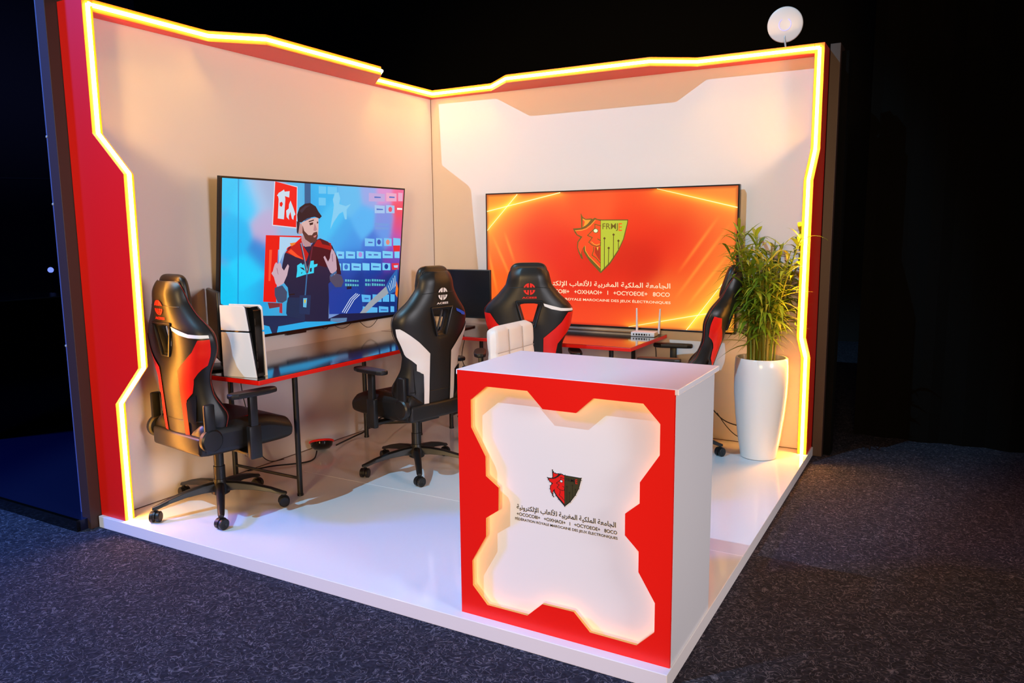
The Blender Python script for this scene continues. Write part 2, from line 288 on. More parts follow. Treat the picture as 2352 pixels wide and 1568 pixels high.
DATA = {"tvl":[["1f5f90",[[0.656,0.974],[0.71,0.974],[0.729,0.613],[0.674,0.614]]],["0a9fe0",[[0.123,0.973],[0.133,0.973],[0.146,0.214],[0.136,0.215]]],["62c6f2",[[0.784,0.953],[0.854,0.952],[0.857,0.906],[0.787,0.904]]],["62c6f2",[[0.866,0.953],[0.957,0.953],[0.96,0.906],[0.869,0.904]]],["62c6f2",[[0.788,0.879],[0.854,0.878],[0.857,0.829],[0.791,0.828]]],["b9a6dc",[[1.287,0.928],[1.465,0.926],[1.471,0.871],[1.292,0.868]]],["e8a8c8",[[1.482,0.936],[1.602,0.934],[1.608,0.877],[1.488,0.874]]],["e8a8c8",[[1.622,0.941],[1.675,0.941],[1.681,0.88],[1.628,0.879]]],["9ec4ee",[[1.358,0.844],[1.472,0.841],[1.477,0.787],[1.363,0.786]]],["9ec4ee",[[1.488,0.847],[1.586,0.845],[1.592,0.789],[1.494,0.789]]],["6fc4f4",[[1.268,0.608],[1.375,0.601],[1.38,0.548],[1.273,0.551]]],["6fc4f4",[[1.394,0.607],[1.461,0.603],[1.466,0.547],[1.4,0.549]]],["6fc4f4",[[1.485,0.606],[1.574,0.601],[1.58,0.545],[1.491,0.548]]],["6fc4f4",[[1.594,0.606],[1.68,0.6],[1.687,0.543],[1.6,0.546]]],["74cdf6",[[0.978,0.523],[1.056,0.517],[1.06,0.469],[0.981,0.472]]],["74cdf6",[[1.074,0.521],[1.17,0.513],[1.174,0.465],[1.077,0.47]]],["74cdf6",[[1.188,0.518],[1.262,0.512],[1.267,0.463],[1.192,0.466]]],["74cdf6",[[1.283,0.516],[1.458,0.503],[1.463,0.456],[1.288,0.463]]],["74cdf6",[[1.475,0.512],[1.597,0.503],[1.602,0.453],[1.48,0.458]]],["74cdf6",[[1.617,0.509],[1.678,0.505],[1.684,0.451],[1.623,0.454]]],["74cdf6",[[0.992,0.44],[1.031,0.436],[1.035,0.387],[0.996,0.389]]],["74cdf6",[[1.047,0.438],[1.12,0.431],[1.124,0.383],[1.05,0.387]]],["74cdf6",[[1.138,0.435],[1.24,0.426],[1.244,0.377],[1.142,0.383]]],["74cdf6",[[1.255,0.431],[1.334,0.424],[1.339,0.373],[1.26,0.378]]],["74cdf6",[[1.351,0.428],[1.464,0.418],[1.469,0.367],[1.355,0.374]]],["74cdf6",[[1.481,0.423],[1.575,0.415],[1.581,0.363],[1.486,0.368]]],["58b4ee",[[1.249,0.204],[1.365,0.189],[1.369,0.137],[1.253,0.148]]],["58b4ee",[[1.386,0.194],[1.492,0.181],[1.497,0.128],[1.392,0.137]]],["58b4ee",[[1.504,0.186],[1.582,0.177],[1.588,0.121],[1.51,0.128]]],["58b4ee",[[1.597,0.18],[1.65,0.173],[1.656,0.116],[1.603,0.121]]],["58b4ee",[[1.273,0.114],[1.451,0.089],[1.455,0.045],[1.277,0.064]]],["58b4ee",[[1.467,0.098],[1.581,0.082],[1.586,0.034],[1.472,0.046]]],["58b4ee",[[1.607,0.086],[1.652,0.08],[1.658,0.029],[1.612,0.033]]],["3a6ac0",[[1.35,0.905],[1.421,0.904],[1.422,0.896],[1.351,0.894]]],["3a6ac0",[[1.519,0.911],[1.582,0.91],[1.583,0.901],[1.52,0.9]]],["3a6ac0",[[1.381,0.82],[1.454,0.818],[1.455,0.81],[1.382,0.809]]],["3a6ac0",[[1.308,0.583],[1.356,0.58],[1.357,0.571],[1.309,0.572]]],["3a6ac0",[[0.999,0.502],[1.037,0.499],[1.037,0.489],[0.999,0.491]]],["3a6ac0",[[1.097,0.499],[1.154,0.495],[1.154,0.486],[1.098,0.488]]],["3a6ac0",[[1.316,0.494],[1.352,0.491],[1.353,0.481],[1.317,0.483]]],["3a6ac0",[[1.376,0.492],[1.425,0.489],[1.426,0.479],[1.377,0.481]]],["3a6ac0",[[1.499,0.489],[1.576,0.483],[1.577,0.475],[1.5,0.478]]],["3a6ac0",[[1.16,0.413],[1.224,0.407],[1.224,0.398],[1.161,0.402]]],["3a6ac0",[[1.372,0.405],[1.446,0.398],[1.447,0.39],[1.373,0.393]]],["3a6ac0",[[1.296,0.176],[1.345,0.17],[1.346,0.16],[1.297,0.164]]],["3a6ac0",[[1.49,0.074],[1.568,0.064],[1.569,0.054],[1.491,0.062]]],["e05070",[[1.561,0.817],[1.558,0.806],[1.549,0.799],[1.535,0.798],[1.523,0.803],[1.517,0.813],[1.518,0.825],[1.526,0.833],[1.539,0.836],[1.551,0.832],[1.56,0.823]]],["1c50b0",[[1.451,0.578],[1.448,0.567],[1.438,0.56],[1.425,0.559],[1.414,0.565],[1.407,0.575],[1.408,0.587],[1.416,0.595],[1.429,0.597],[1.441,0.593],[1.449,0.583]]],["e08878",[[1.554,0.575],[1.551,0.564],[1.541,0.556],[1.528,0.556],[1.515,0.562],[1.509,0.572],[1.51,0.584],[1.518,0.592],[1.531,0.595],[1.544,0.59],[1.552,0.58]]],["b08ad8",[[1.248,0.492],[1.245,0.481],[1.236,0.474],[1.224,0.474],[1.213,0.48],[1.207,0.49],[1.208,0.501],[1.215,0.509],[1.227,0.511],[1.239,0.506],[1.247,0.497]]],["2a70c8",[[1.104,0.41],[1.101,0.399],[1.093,0.393],[1.081,0.392],[1.07,0.398],[1.064,0.408],[1.065,0.419],[1.073,0.427],[1.084,0.429],[1.096,0.424],[1.103,0.415]]],["123c98",[[1.552,0.392],[1.549,0.381],[1.539,0.374],[1.526,0.374],[1.514,0.38],[1.507,0.391],[1.508,0.403],[1.516,0.411],[1.529,0.413],[1.542,0.408],[1.551,0.398]]],["f2f2f6",[[1.618,0.83],[1.681,0.828],[1.682,0.816],[1.62,0.815]]],["e0202c",[[1.597,0.549],[1.683,0.548],[1.681,0.502],[1.606,0.503]]],["e03040",[[1.589,0.416],[1.681,0.413],[1.68,0.362],[1.601,0.365]]],["b0d0f8",[[1.617,0.398],[1.67,0.398],[1.668,0.378],[1.626,0.381]]],["7ccdf2",[[0.939,0.914],[0.975,0.919],[0.993,0.879],[0.985,0.842],[1.051,0.829],[1.104,0.846],[1.063,0.807],[1.068,0.74],[1.049,0.74],[1.026,0.791],[0.99,0.776],[0.941,0.723],[0.908,0.671],[0.915,0.716],[0.927,0.775],[0.934,0.833],[0.921,0.869]]],["5ab8c8",[[1.079,0.324],[1.221,0.309],[1.222,0.297],[1.08,0.307]]],["5ab8c8",[[1.081,0.294],[1.224,0.278],[1.225,0.265],[1.083,0.275]]],["123c90",[[1.097,0.328],[1.104,0.327],[1.108,0.269],[1.101,0.27]]],["123c90",[[1.122,0.326],[1.128,0.326],[1.133,0.268],[1.126,0.268]]],["123c90",[[1.147,0.325],[1.153,0.324],[1.158,0.266],[1.151,0.267]]],["123c90",[[1.172,0.324],[1.179,0.323],[1.183,0.265],[1.176,0.265]]],["123c90",[[1.197,0.322],[1.204,0.322],[1.209,0.263],[1.202,0.264]]],["5ab8c8",[[1.294,0.313],[1.354,0.307],[1.356,0.291],[1.295,0.295]]],["5ab8c8",[[1.296,0.282],[1.357,0.276],[1.359,0.258],[1.298,0.263]]],["123c90",[[1.313,0.316],[1.32,0.316],[1.325,0.256],[1.318,0.257]]],["123c90",[[1.339,0.315],[1.346,0.314],[1.352,0.254],[1.344,0.255]]],["5ab8c8",[[1.368,0.309],[1.519,0.294],[1.52,0.281],[1.37,0.291]]],["5ab8c8",[[1.371,0.278],[1.522,0.261],[1.523,0.247],[1.373,0.258]]],["123c90",[[1.388,0.313],[1.395,0.312],[1.401,0.251],[1.393,0.252]]],["123c90",[[1.415,0.311],[1.422,0.31],[1.428,0.25],[1.42,0.25]]],["123c90",[[1.442,0.31],[1.45,0.309],[1.455,0.248],[1.448,0.249]]],["123c90",[[1.47,0.308],[1.477,0.308],[1.483,0.246],[1.476,0.247]]],["123c90",[[1.497,0.307],[1.505,0.306],[1.511,0.245],[1.503,0.245]]],["6a9ade",[[1.367,0.718],[1.527,0.711],[1.528,0.698],[1.369,0.699]]],["6a9ade",[[1.376,0.69],[1.53,0.683],[1.531,0.669],[1.377,0.671]]],["d8dcec",[[0.401,0.976],[0.596,0.941],[0.602,0.678],[0.392,0.696]]],["ee1c16",[[0.408,0.97],[0.59,0.936],[0.595,0.685],[0.399,0.701]]],["c9dcec",[[0.425,0.878],[0.439,0.896],[0.468,0.91],[0.481,0.918],[0.488,0.905],[0.529,0.91],[0.527,0.87],[0.491,0.878],[0.495,0.86],[0.488,0.735],[0.437,0.74],[0.44,0.858],[0.434,0.876]]],["ee1c16",[[0.449,0.836],[0.467,0.843],[0.476,0.83],[0.466,0.811],[0.45,0.818]]],["c9dcec",[[0.539,0.852],[0.564,0.809],[0.585,0.766],[0.572,0.758],[0.568,0.732],[0.555,0.74],[0.54,0.783],[0.528,0.754],[0.532,0.732],[0.51,0.749],[0.505,0.789],[0.526,0.803],[0.527,0.829]]],["e8140e",[[0.344,0.638],[0.644,0.63],[0.648,0.543],[0.446,0.547],[0.443,0.214],[0.336,0.227]]],["ff5030",[[0.375,0.548],[0.397,0.547],[0.39,0.353],[0.374,0.354]]],["a9d2f0",[[0.457,0.627],[0.641,0.62],[0.591,0.586],[0.527,0.559],[0.488,0.518],[0.455,0.449]]],["f08030",[[0.543,0.585],[0.595,0.59],[0.584,0.569],[0.557,0.566]]],["7a3038",[[0.372,0.219],[0.495,0.204],[0.496,0.183],[0.387,0.179]]],["b03040",[[0.472,0.206],[0.495,0.204],[0.498,0.138],[0.472,0.145]]],["0c3c9c",[[0.918,0.233],[0.95,0.262],[1.059,0.263],[1.211,0.26],[1.261,0.201],[1.283,0.101],[1.265,0.06],[0.932,0.09]]],["d8e6fa",[[1.201,0.217],[1.142,0.183],[1.146,0.179],[1.206,0.213]]],["d8e6fa",[[1.141,0.183],[1.06,0.091],[1.066,0.088],[1.147,0.18]]],["d8e6fa",[[1.22,0.212],[1.16,0.177],[1.165,0.173],[1.225,0.208]]],["d8e6fa",[[1.16,0.177],[1.08,0.086],[1.086,0.083],[1.166,0.174]]],["d8e6fa",[[1.239,0.206],[1.179,0.171],[1.184,0.167],[1.244,0.202]]],["d8e6fa",[[1.179,0.17],[1.101,0.081],[1.107,0.078],[1.185,0.167]]],["9aa2ac",[[1.246,0.061],[1.348,0.137],[1.537,0.243],[1.578,0.19],[1.423,0.121],[1.311,0.056]]],["2c66b0",[[1.536,0.246],[1.582,0.303],[1.668,0.379],[1.671,0.199],[1.579,0.178]]],["c0d8f0",[[1.559,0.248],[1.589,0.204],[1.595,0.205],[1.565,0.249]]],["c0d8f0",[[1.577,0.266],[1.604,0.211],[1.61,0.212],[1.584,0.267]]],["c0d8f0",[[1.596,0.284],[1.619,0.219],[1.625,0.22],[1.603,0.284]]],["c0d8f0",[[1.615,0.302],[1.633,0.227],[1.64,0.227],[1.622,0.302]]],["c0d8f0",[[1.634,0.319],[1.648,0.235],[1.655,0.235],[1.641,0.319]]],["f07828",[[1.663,0.277],[1.691,0.215],[1.685,0.146],[1.656,0.174]]],["0a1c44",[[0.295,0.143],[0.555,0.117],[0.929,0.059],[1.039,0.082],[1.689,0.034],[1.695,0.008],[1.111,0.017],[0.297,0.064]]],["1aa8e6",[[0.297,0.095],[0.704,0.062],[1.117,0.021],[1.022,0.01],[0.706,0.005],[0.299,0.009]]],["082850",[[0.294,0.142],[0.694,0.09],[0.699,0.061],[0.501,0.057],[0.466,0.057],[0.456,0.003],[0.415,0.006],[0.391,0.065],[0.295,0.094]]],["5a7fa8",[[0.948,0.059],[1.116,0.046],[1.113,0.022],[1.021,0.021],[0.945,0.041]]],["3a4a68",[[0.426,0.308],[0.491,0.319],[0.533,0.274],[0.532,0.221],[0.495,0.206],[0.456,0.214],[0.429,0.259]]],["0c1e3e",[[0.601,0.575],[0.536,0.559],[0.501,0.517],[0.486,0.455],[0.479,0.377],[0.49,0.348],[0.538,0.302],[0.55,0.243],[0.533,0.201],[0.531,0.135],[0.546,0.11],[0.703,0.074],[0.754,0.062],[0.928,0.041],[0.922,0.209],[0.911,0.303],[0.946,0.324],[1.021,0.374],[0.978,0.491],[0.935,0.56],[0.889,0.59],[0.814,0.613],[0.765,0.599],[0.727,0.563],[0.659,0.564]]],["0a2c50",[[0.541,0.237],[0.685,0.226],[0.703,0.074],[0.546,0.112],[0.532,0.135],[0.535,0.201]]],["c01818",[[0.646,0.598],[0.573,0.572],[0.508,0.528],[0.576,0.505],[0.663,0.476],[0.695,0.465],[0.714,0.512],[0.663,0.564]]],["ff5028",[[0.528,0.531],[0.556,0.548],[0.614,0.508],[0.683,0.473],[0.595,0.497]]],["3a0c1c",[[0.756,0.573],[0.815,0.598],[0.931,0.552],[0.976,0.428],[0.877,0.417],[0.763,0.445],[0.71,0.512]]],["a81818",[[0.792,0.606],[0.919,0.579],[0.935,0.528],[0.838,0.549],[0.753,0.562]]],["50131e",[[0.809,0.611],[0.889,0.59],[0.916,0.56],[0.837,0.574]]],["4a4a62",[[0.918,0.354],[0.988,0.372],[1.038,0.35],[1.064,0.31],[1.043,0.272],[0.982,0.274],[0.925,0.323]]],["2c1422",[[0.936,0.552],[0.989,0.483],[1.022,0.413],[1.035,0.358],[0.988,0.368],[0.958,0.476]]],["c9aab8",[[0.433,0.469],[0.449,0.457],[0.459,0.472],[0.475,0.455],[0.483,0.431],[0.501,0.413],[0.532,0.453],[0.543,0.44],[0.529,0.382],[0.501,0.332],[0.454,0.313],[0.432,0.337],[0.418,0.376],[0.396,0.401],[0.408,0.414],[0.414,0.436],[0.422,0.457]]],["a06a80",[[0.441,0.435],[0.455,0.392],[0.452,0.39],[0.438,0.428]]],["c2a2b2",[[0.93,0.543],[0.954,0.523],[0.974,0.491],[0.989,0.399],[0.97,0.359],[0.927,0.377],[0.898,0.417],[0.852,0.487],[0.866,0.495],[0.898,0.454],[0.915,0.477],[0.919,0.51]]],["8a6880",[[0.939,0.507],[0.948,0.454],[0.942,0.452],[0.932,0.504]]],["3a6898",[[0.923,0.362],[0.985,0.387],[0.99,0.375],[0.936,0.347]]],["b88e92",[[0.652,0.635],[0.725,0.599],[0.732,0.563],[0.678,0.559],[0.643,0.6]]],["d8b2ac",[[0.64,0.715],[0.718,0.742],[0.79,0.751],[0.796,0.678],[0.791,0.628],[0.775,0.59],[0.726,0.583],[0.676,0.614],[0.645,0.65]]],["c0908c",[[0.609,0.713],[0.636,0.71],[0.655,0.678],[0.651,0.648],[0.623,0.64],[0.606,0.676]]],["54342f",[[0.65,0.699],[0.666,0.662],[0.704,0.635],[0.737,0.634],[0.752,0.651],[0.783,0.657],[0.792,0.628],[0.777,0.588],[0.73,0.582],[0.678,0.608],[0.651,0.65]]],["c87878",[[0.751,0.628],[0.781,0.636],[0.773,0.622],[0.756,0.618]]],["2c1c1c",[[0.709,0.712],[0.744,0.718],[0.743,0.704],[0.716,0.698]]],["2c1c1c",[[0.703,0.725],[0.749,0.736],[0.75,0.729],[0.705,0.718]]],["2c1c1c",[[0.778,0.722],[0.79,0.723],[0.79,0.712],[0.78,0.71]]],["b8868a",[[0.758,0.714],[0.783,0.671],[0.769,0.66],[0.749,0.665]]],["262433",[[0.596,0.725],[0.625,0.714],[0.613,0.641],[0.601,0.653]]],["191722",[[0.607,0.716],[0.598,0.766],[0.618,0.811],[0.664,0.836],[0.712,0.842],[0.762,0.821],[0.789,0.788],[0.822,0.758],[0.802,0.742],[0.756,0.754],[0.688,0.743],[0.64,0.717]]],["2c2a3a",[[0.619,0.79],[0.665,0.822],[0.713,0.827],[0.675,0.809],[0.639,0.776]]],["26d2f2",[[0.613,0.441],[0.647,0.456],[0.667,0.44],[0.683,0.465],[0.704,0.41],[0.724,0.464],[0.762,0.468],[0.764,0.441],[0.8,0.444],[0.795,0.427],[0.767,0.42],[0.767,0.384],[0.688,0.377],[0.609,0.362],[0.615,0.405]]],["0c1e3e",[[0.637,0.428],[0.67,0.423],[0.686,0.402],[0.649,0.42]]],["0c1e3e",[[0.729,0.417],[0.747,0.42],[0.746,0.395],[0.73,0.393]]],["0c1e3e",[[0.65,0.391],[0.663,0.397],[0.656,0.383]]],["8890a8",[[0.635,0.585],[0.655,0.527],[0.666,0.529],[0.646,0.587]]],["8890a8",[[0.655,0.527],[0.699,0.388],[0.711,0.389],[0.666,0.529]]],["28344c",[[0.631,0.578],[0.651,0.525],[0.659,0.526],[0.639,0.579]]],["28344c",[[0.651,0.525],[0.695,0.388],[0.703,0.389],[0.659,0.526]]],["601c30",[[0.739,0.563],[0.725,0.484],[0.737,0.482],[0.751,0.562]]],["601c30",[[0.726,0.484],[0.703,0.389],[0.715,0.387],[0.737,0.482]]],["2c6aa0",[[0.699,0.389],[0.689,0.234],[0.7,0.232],[0.71,0.388]]],["0e3058",[[0.645,0.244],[0.747,0.237],[0.743,0.105],[0.645,0.123]]],["60b8e0",[[0.678,0.222],[0.713,0.22],[0.709,0.157],[0.679,0.163]]],["e0c030",[[0.686,0.211],[0.704,0.21],[0.699,0.188],[0.689,0.189]]]],"cl":[[[0.01,0.943],"18c4f8"],[[0.131,0.631],"08b8f4"],[[0.017,0.307],"06c6f6"],[[0.215,0.826],"20ccff"],[[0.224,0.43],"08d0ff"],[[0.279,0.255],"10c8fa"],[[0.289,0.861],"a8c8ec"],[[0.347,0.896],"9fb0d4"],[[0.335,0.71],"b8b0d8"],[[0.372,0.657],"c0a8d0"],[[0.306,0.529],"2088d8"],[[0.314,0.253],"1890dc"],[[0.496,0.657],"90b8e0"],[[0.617,0.838],"50b8e8"],[[0.478,0.176],"38a8dc"],[[0.732,0.842],"18a8e8"],[[0.808,0.88],"20b4f0"],[[0.919,0.738],"38c0f6"],[[1.122,0.891],"58bcf0"],[[1.247,0.742],"48b4f4"],[[1.288,0.935],"90a8e8"],[[1.465,0.958],"d890d0"],[[1.641,0.95],"f06898"],[[1.668,0.829],"f04860"],[[1.67,0.69],"e04878"],[[1.486,0.745],"7890e0"],[[1.497,0.64],"5898e8"],[[1.033,0.626],"30a8ec"],[[1.092,0.565],"3098e8"],[[1.384,0.537],"3078d8"],[[1.63,0.582],"8858c8"],[[1.651,0.623],"d84890"],[[1.101,0.456],"1868c8"],[[1.392,0.447],"2050b8"],[[1.581,0.433],"7040b0"],[[1.108,0.354],"1048a8"],[[1.403,0.332],"103c98"],[[1.435,0.256],"401c80"],[[1.596,0.289],"183080"],[[1.171,0.272],"0c3890"],[[1.418,0.174],"0c3488"],[[1.556,0.052],"0c2c78"],[[1.0,0.321],"0c3c90"],[[0.498,0.138],"30a0d8"],[[0.37,0.149],"28a8e0"]],"cr":[[[0.053,0.954],"f88820"],[[0.186,0.888],"fa8c24"],[[0.049,0.803],"fc9830"],[[0.387,0.926],"fc6028"],[[0.629,0.953],"fc5c28"],[[0.907,0.943],"fa5828"],[[1.26,0.94],"fc4c20"],[[1.513,0.892],"fc5a24"],[[1.83,0.928],"fc8c38"],[[1.901,0.765],"fc8434"],[[1.758,0.807],"fc5c28"],[[0.533,0.793],"f83c18"],[[0.817,0.871],"f84420"],[[1.264,0.778],"f23014"],[[1.52,0.693],"ee2c12"],[[0.629,0.575],"ee2a12"],[[1.004,0.531],"e02410"],[[1.272,0.49],"dc220e"],[[0.434,0.62],"f23418"],[[0.234,0.711],"fc4c20"],[[0.077,0.622],"fc8828"],[[0.073,0.44],"fc6a20"],[[0.23,0.504],"fc5a24"],[[1.686,0.651],"f84420"],[[1.805,0.65],"fc5c24"],[[1.909,0.61],"fc7c30"],[[1.613,0.45],"f63c18"],[[1.699,0.37],"fc5a24"],[[1.816,0.452],"fc7028"],[[1.916,0.492],"fc7c2c"],[[1.101,0.233],"ee2c14"],[[0.824,0.092],"fa4820"],[[1.104,0.076],"fc5222"],[[1.371,0.112],"fc5a24"],[[1.54,0.202],"fc6c28"],[[1.663,0.246],"fc7c28"],[[1.784,0.29],"fc8c30"],[[1.866,0.251],"fcac38"],[[1.794,0.085],"fcb038"],[[1.545,0.05],"fc8c38"],[[1.875,0.072],"fcac34"],[[0.822,0.314],"ea2a12"],[[0.432,0.352],"f44018"]],"beams":[[[0.004,0.862],[0.648,0.987]],[[0.283,0.986],[0.003,0.714]],[[1.393,0.992],[1.95,0.848]],[[1.965,0.457],[1.623,0.003]],[[1.942,0.171],[1.196,0.011]]],"streaks":[[[1.837,0.805],[1.549,0.401]],[[1.917,0.757],[1.53,0.218]],[[1.927,0.578],[1.616,0.17]],[[0.047,0.695],[0.238,0.304]],[[0.162,0.712],[0.26,0.45]],[[0.012,0.577],[0.099,0.208]]],"txt":[[0.98,0.312],[1.502,0.305],[0.981,0.252],[1.499,0.255],[0.982,0.199],[1.506,0.199],[1.501,0.326],[1.502,0.297]],"emb":{"outline":[[0.818,0.8273],[0.8321,0.8034],[0.8547,0.7903],[0.9028,0.794],[0.9063,0.7876],[0.9267,0.7981],[0.9473,0.7883],[0.9813,0.7845],[1.1844,0.7818],[1.1818,0.7542],[1.1547,0.6463],[1.1134,0.5589],[1.0479,0.4637],[0.9755,0.3957],[0.8965,0.4725],[0.8646,0.5112],[0.8398,0.5498],[0.8342,0.5788],[0.8264,0.5595],[0.8252,0.5337],[0.8351,0.4933],[0.8191,0.5046],[0.7976,0.5467],[0.785,0.5855],[0.7882,0.6241],[0.8125,0.6575],[0.7826,0.6723],[0.7648,0.6949],[0.7523,0.7223],[0.8189,0.726]],"red":[[0.8294,0.7163],[0.8554,0.7255],[0.8931,0.7501],[0.9303,0.7855],[0.9713,0.7738],[0.9725,0.4295],[0.9102,0.4887],[0.8679,0.5337],[0.8508,0.5659],[0.848,0.598],[0.829,0.5724],[0.8195,0.5466],[0.8189,0.5305],[0.8046,0.5531],[0.7931,0.5854],[0.7963,0.6208],[0.8289,0.6622],[0.7878,0.6786],[0.77,0.7092]],"ear":[[0.8297,0.7949],[0.8548,0.7836],[0.8961,0.784],[0.8723,0.7568],[0.8517,0.7414],[0.8282,0.7306]],"eari":[[0.8298,0.7892],[0.848,0.7699],[0.8379,0.7384],[0.8289,0.7338]],"green":[[0.9746,0.7774],[1.1774,0.7746],[1.1752,0.7543],[1.1465,0.6432],[1.1099,0.5683],[1.0476,0.4796],[0.9763,0.4102]],"eye":[[0.9506,0.7041],[0.9487,0.6981],[0.9435,0.6936],[0.9361,0.6917],[0.9284,0.693],[0.9223,0.697],[0.9193,0.7028],[0.92,0.709],[0.9244,0.7141],[0.9314,0.7167],[0.9391,0.7164],[0.9459,0.7131],[0.9499,0.7077]],"tooth":[[0.9427,0.5854],[0.9578,0.5853],[0.9513,0.5586]],"mouth":[[0.9296,0.5848],[0.9691,0.5847],[0.9706,0.4857],[0.9443,0.5209],[0.9284,0.5465]],"lines":[[[0.9752,0.7386],[0.9273,0.752],[0.9291,0.7243],[0.8698,0.6707],[0.908,0.655],[0.8801,0.6218],[0.9087,0.6002],[0.9433,0.5905],[0.972,0.598],[0.9737,0.6227]],[[0.9186,0.5881],[0.9189,0.5625],[0.9069,0.5273],[0.9376,0.5081],[0.9708,0.4729]],[[0.9494,0.6451],[0.9735,0.6338]],[[0.818,0.8273],[0.8248,0.7259],[0.8588,0.7302],[0.9063,0.7876]]],"hl":[[[0.8998,0.6249],[0.9224,0.6065],[0.9432,0.6001],[0.9653,0.6094]],[[0.77,0.706],[0.8243,0.7094],[0.8624,0.7206],[0.8932,0.7422],[0.9297,0.7802]],[[0.8505,0.5948],[0.8536,0.5595],[0.882,0.5176],[0.9714,0.4375]]],"circ":[[[1.0039,0.6477],[1.0042,0.4281]],[[1.0742,0.6752],[1.0742,0.5051]],[[1.1119,0.6311],[1.1114,0.5746]],[[1.0373,0.5796],[1.0361,0.4572]]],"nodes":[[1.0039,0.6493],[1.0742,0.6752],[1.1119,0.6311],[1.0373,0.5796]],"text":[[0.9877,0.7014],[1.107,0.7013],[1.112,0.7012],[1.1385,0.7024],[0.9868,0.7563]]},"ctext":[[2.403,0.447],[2.798,0.451],[2.402,0.427],[2.804,0.429],[2.394,0.409],[2.805,0.41],[2.394,0.415],[2.534,0.584],[2.553,0.615],[2.666,0.604],[2.603,0.488]]}

# ================================================================== THE SETTING
H = 2.531; HT = 2.59
b = MB(); b.box(-12, -9, -0.10, 9, 6, -0.061, M_carpet)
struct(b.build('floor'))
# white platform of the stand
b = MB(); fl = M_floor
b.box(-0.086, -3.0, -0.061, 3.018, 0.11, 0.0, M_plinth, fm=[M_plinth, fl, M_plinth, M_plinth, M_plinth, M_plinth])
o = b.build('floor_platform', bevel=0.002); struct(o, 'white raised platform of the stand')
b = MB()
b.box(0.33, -1.9195, 0.0, 3.018, -1.9165, 0.0006, mat('seam_filler', 'f4f2f6', 0.3))
struct(b.build('trim_1', bevel=0), 'pale seam across the white platform')
# walls
b = MB(); b.box(-0.09, -2.925, 0.0, 0.0, 0.10, H, M_white, fm=[M_white, M_redtop, M_white, M_white, M_white, M_dark])
struct(b.build('wall_left'))
b = MB(); b.box(0.0, 0.0, 0.0, 2.951, 0.10, H, M_white, fm=[M_white, M_redtop, M_white, M_redtop, M_dark, M_white])
struct(b.build('wall_back'))
# corner joint and base lines
b = MB(); b.box(0.0, -0.0032, 0.0, 0.0028, -0.0001, H, mat('joint_shadow_gap', '6a4a3a', 0.9)); struct(b.build('trim_2'), 'dark joint in the corner of the two walls')
M_base = mat('base_line', '5c4438', 0.8)
b = MB(); b.box(0.0001, -2.92, 0.0, 0.003, -0.004, 0.004, M_base); struct(b.build('baseboard_left'))
b = MB(); b.box(0.004, -0.003, 0.0, 2.94, -0.0001, 0.004, M_base); struct(b.build('baseboard_back'))

# hall: drapes and far walls
b = MB()
nx = 90; pts = []
for i in range(nx + 1):
    x = 3.2 + i * 0.07; pts.append((x, 0.83 + 0.02*math.sin(i*1.7) + 0.012*math.sin(i*0.73)))
for i in range(nx + 1):
    pts.append((3.2 + (nx - i) * 0.07, 0.95))
b.prism(pts, -0.061, 4.5, 'xy', M_dark)
struct(b.build('wall_drape_right'), 'black drape behind the stand')
b = MB(); b.box(-12, 6, -0.061, 9, 6.1, 7, mat('hall_wall_brown', '030202', 0.9)); struct(b.build('wall_hall_back'))
b = MB(); b.box(-12.1, -9, -0.061, -12, 6, 7, mat('hall_wall_navy', '1c2458', 0.9)); struct(b.build('wall_hall_left'))
b = MB(); b.box(3.012, 0.1, -0.061, 3.075, 0.30, 2.62, M_darkbrown); b.box(3.075, 0.16, -0.061, 3.12, 0.30, 2.58, M_dark)
struct(b.build('wall_post_right', bevel=0.003), 'dark upright behind the right end of the stand')
# dark partition of the neighbouring stand, on the left
b = MB(); b.box(-0.165, -3.04, -0.061, -0.093, -2.9, 3.4, M_darkbrown); b.box(-0.165, -2.899, -0.061, -0.093, 0.1, 2.5, M_dark)
b.box(-0.20, -3.02, -0.061, -0.166, -2.9, 3.4, M_dark)
struct(b.build('wall_partition_left', bevel=0.002), 'dark brown end of the neighbouring partition')
b = MB(); b.box(-0.245, -3.00, -0.061, -0.201, -2.95, 3.4, M_bluegrey)
for z in (1.62, 1.95, 0.9): b.box(-0.2, -3.03, z, -0.185, -3.02, z+0.012, M_silver)
struct(b.build('trim_3', bevel=0.003), 'blue-grey upright post left of the red fin')
b = MB(); b.box(-5.0, -3.08, -0.061, -0.12, -0.2, -0.004, mat('navy_gloss_floor', '10142e', 0.25)); b.box(-5.0, -3.10, -0.061, -0.12, -3.08, 0.0, M_blackgloss)
struct(b.build('floor_neighbour'), 'dark platform of the neighbouring stand')

# added unseen plate and lamp body: keep the key beam off the aisle carpet
Sx = Vector((-0.1, -6.7, 7.0)); dA = (Vector((3.15, -3.0, -0.06)) - Sx).normalized(); dB = (Vector((3.10, 0.0, 2.75)) - Sx).normalized()
nn_ = dA.cross(dB).normalized(); nn_ = -nn_ if nn_.x < 0 else nn_
ed = (dB - dA).normalized(); qa = Sx + (dA + dB).normalized() * 1.1; fw = (dA + dB).normalized()
b = MB(); c8 = [qa + ed*e + nn_*o_ + fw*f_ for f_ in (0, 0.006) for e, o_ in ((-0.55, 0), (0.55, 0), (0.55, 0.7), (-0.55, 0.7))]
b.add(c8, [(0,3,2,1),(4,5,6,7),(0,1,5,4),(1,2,6,5),(2,3,7,6),(3,0,4,7)], M_black)
bk_ = Sx - fw*0.10
b.tube([bk_ - fw*0.3, bk_ - fw*0.02], 0.11, M_black, seg=20); b.tube([bk_ + nn_*0.1, qa + nn_*0.2], 0.008, M_black, seg=6)
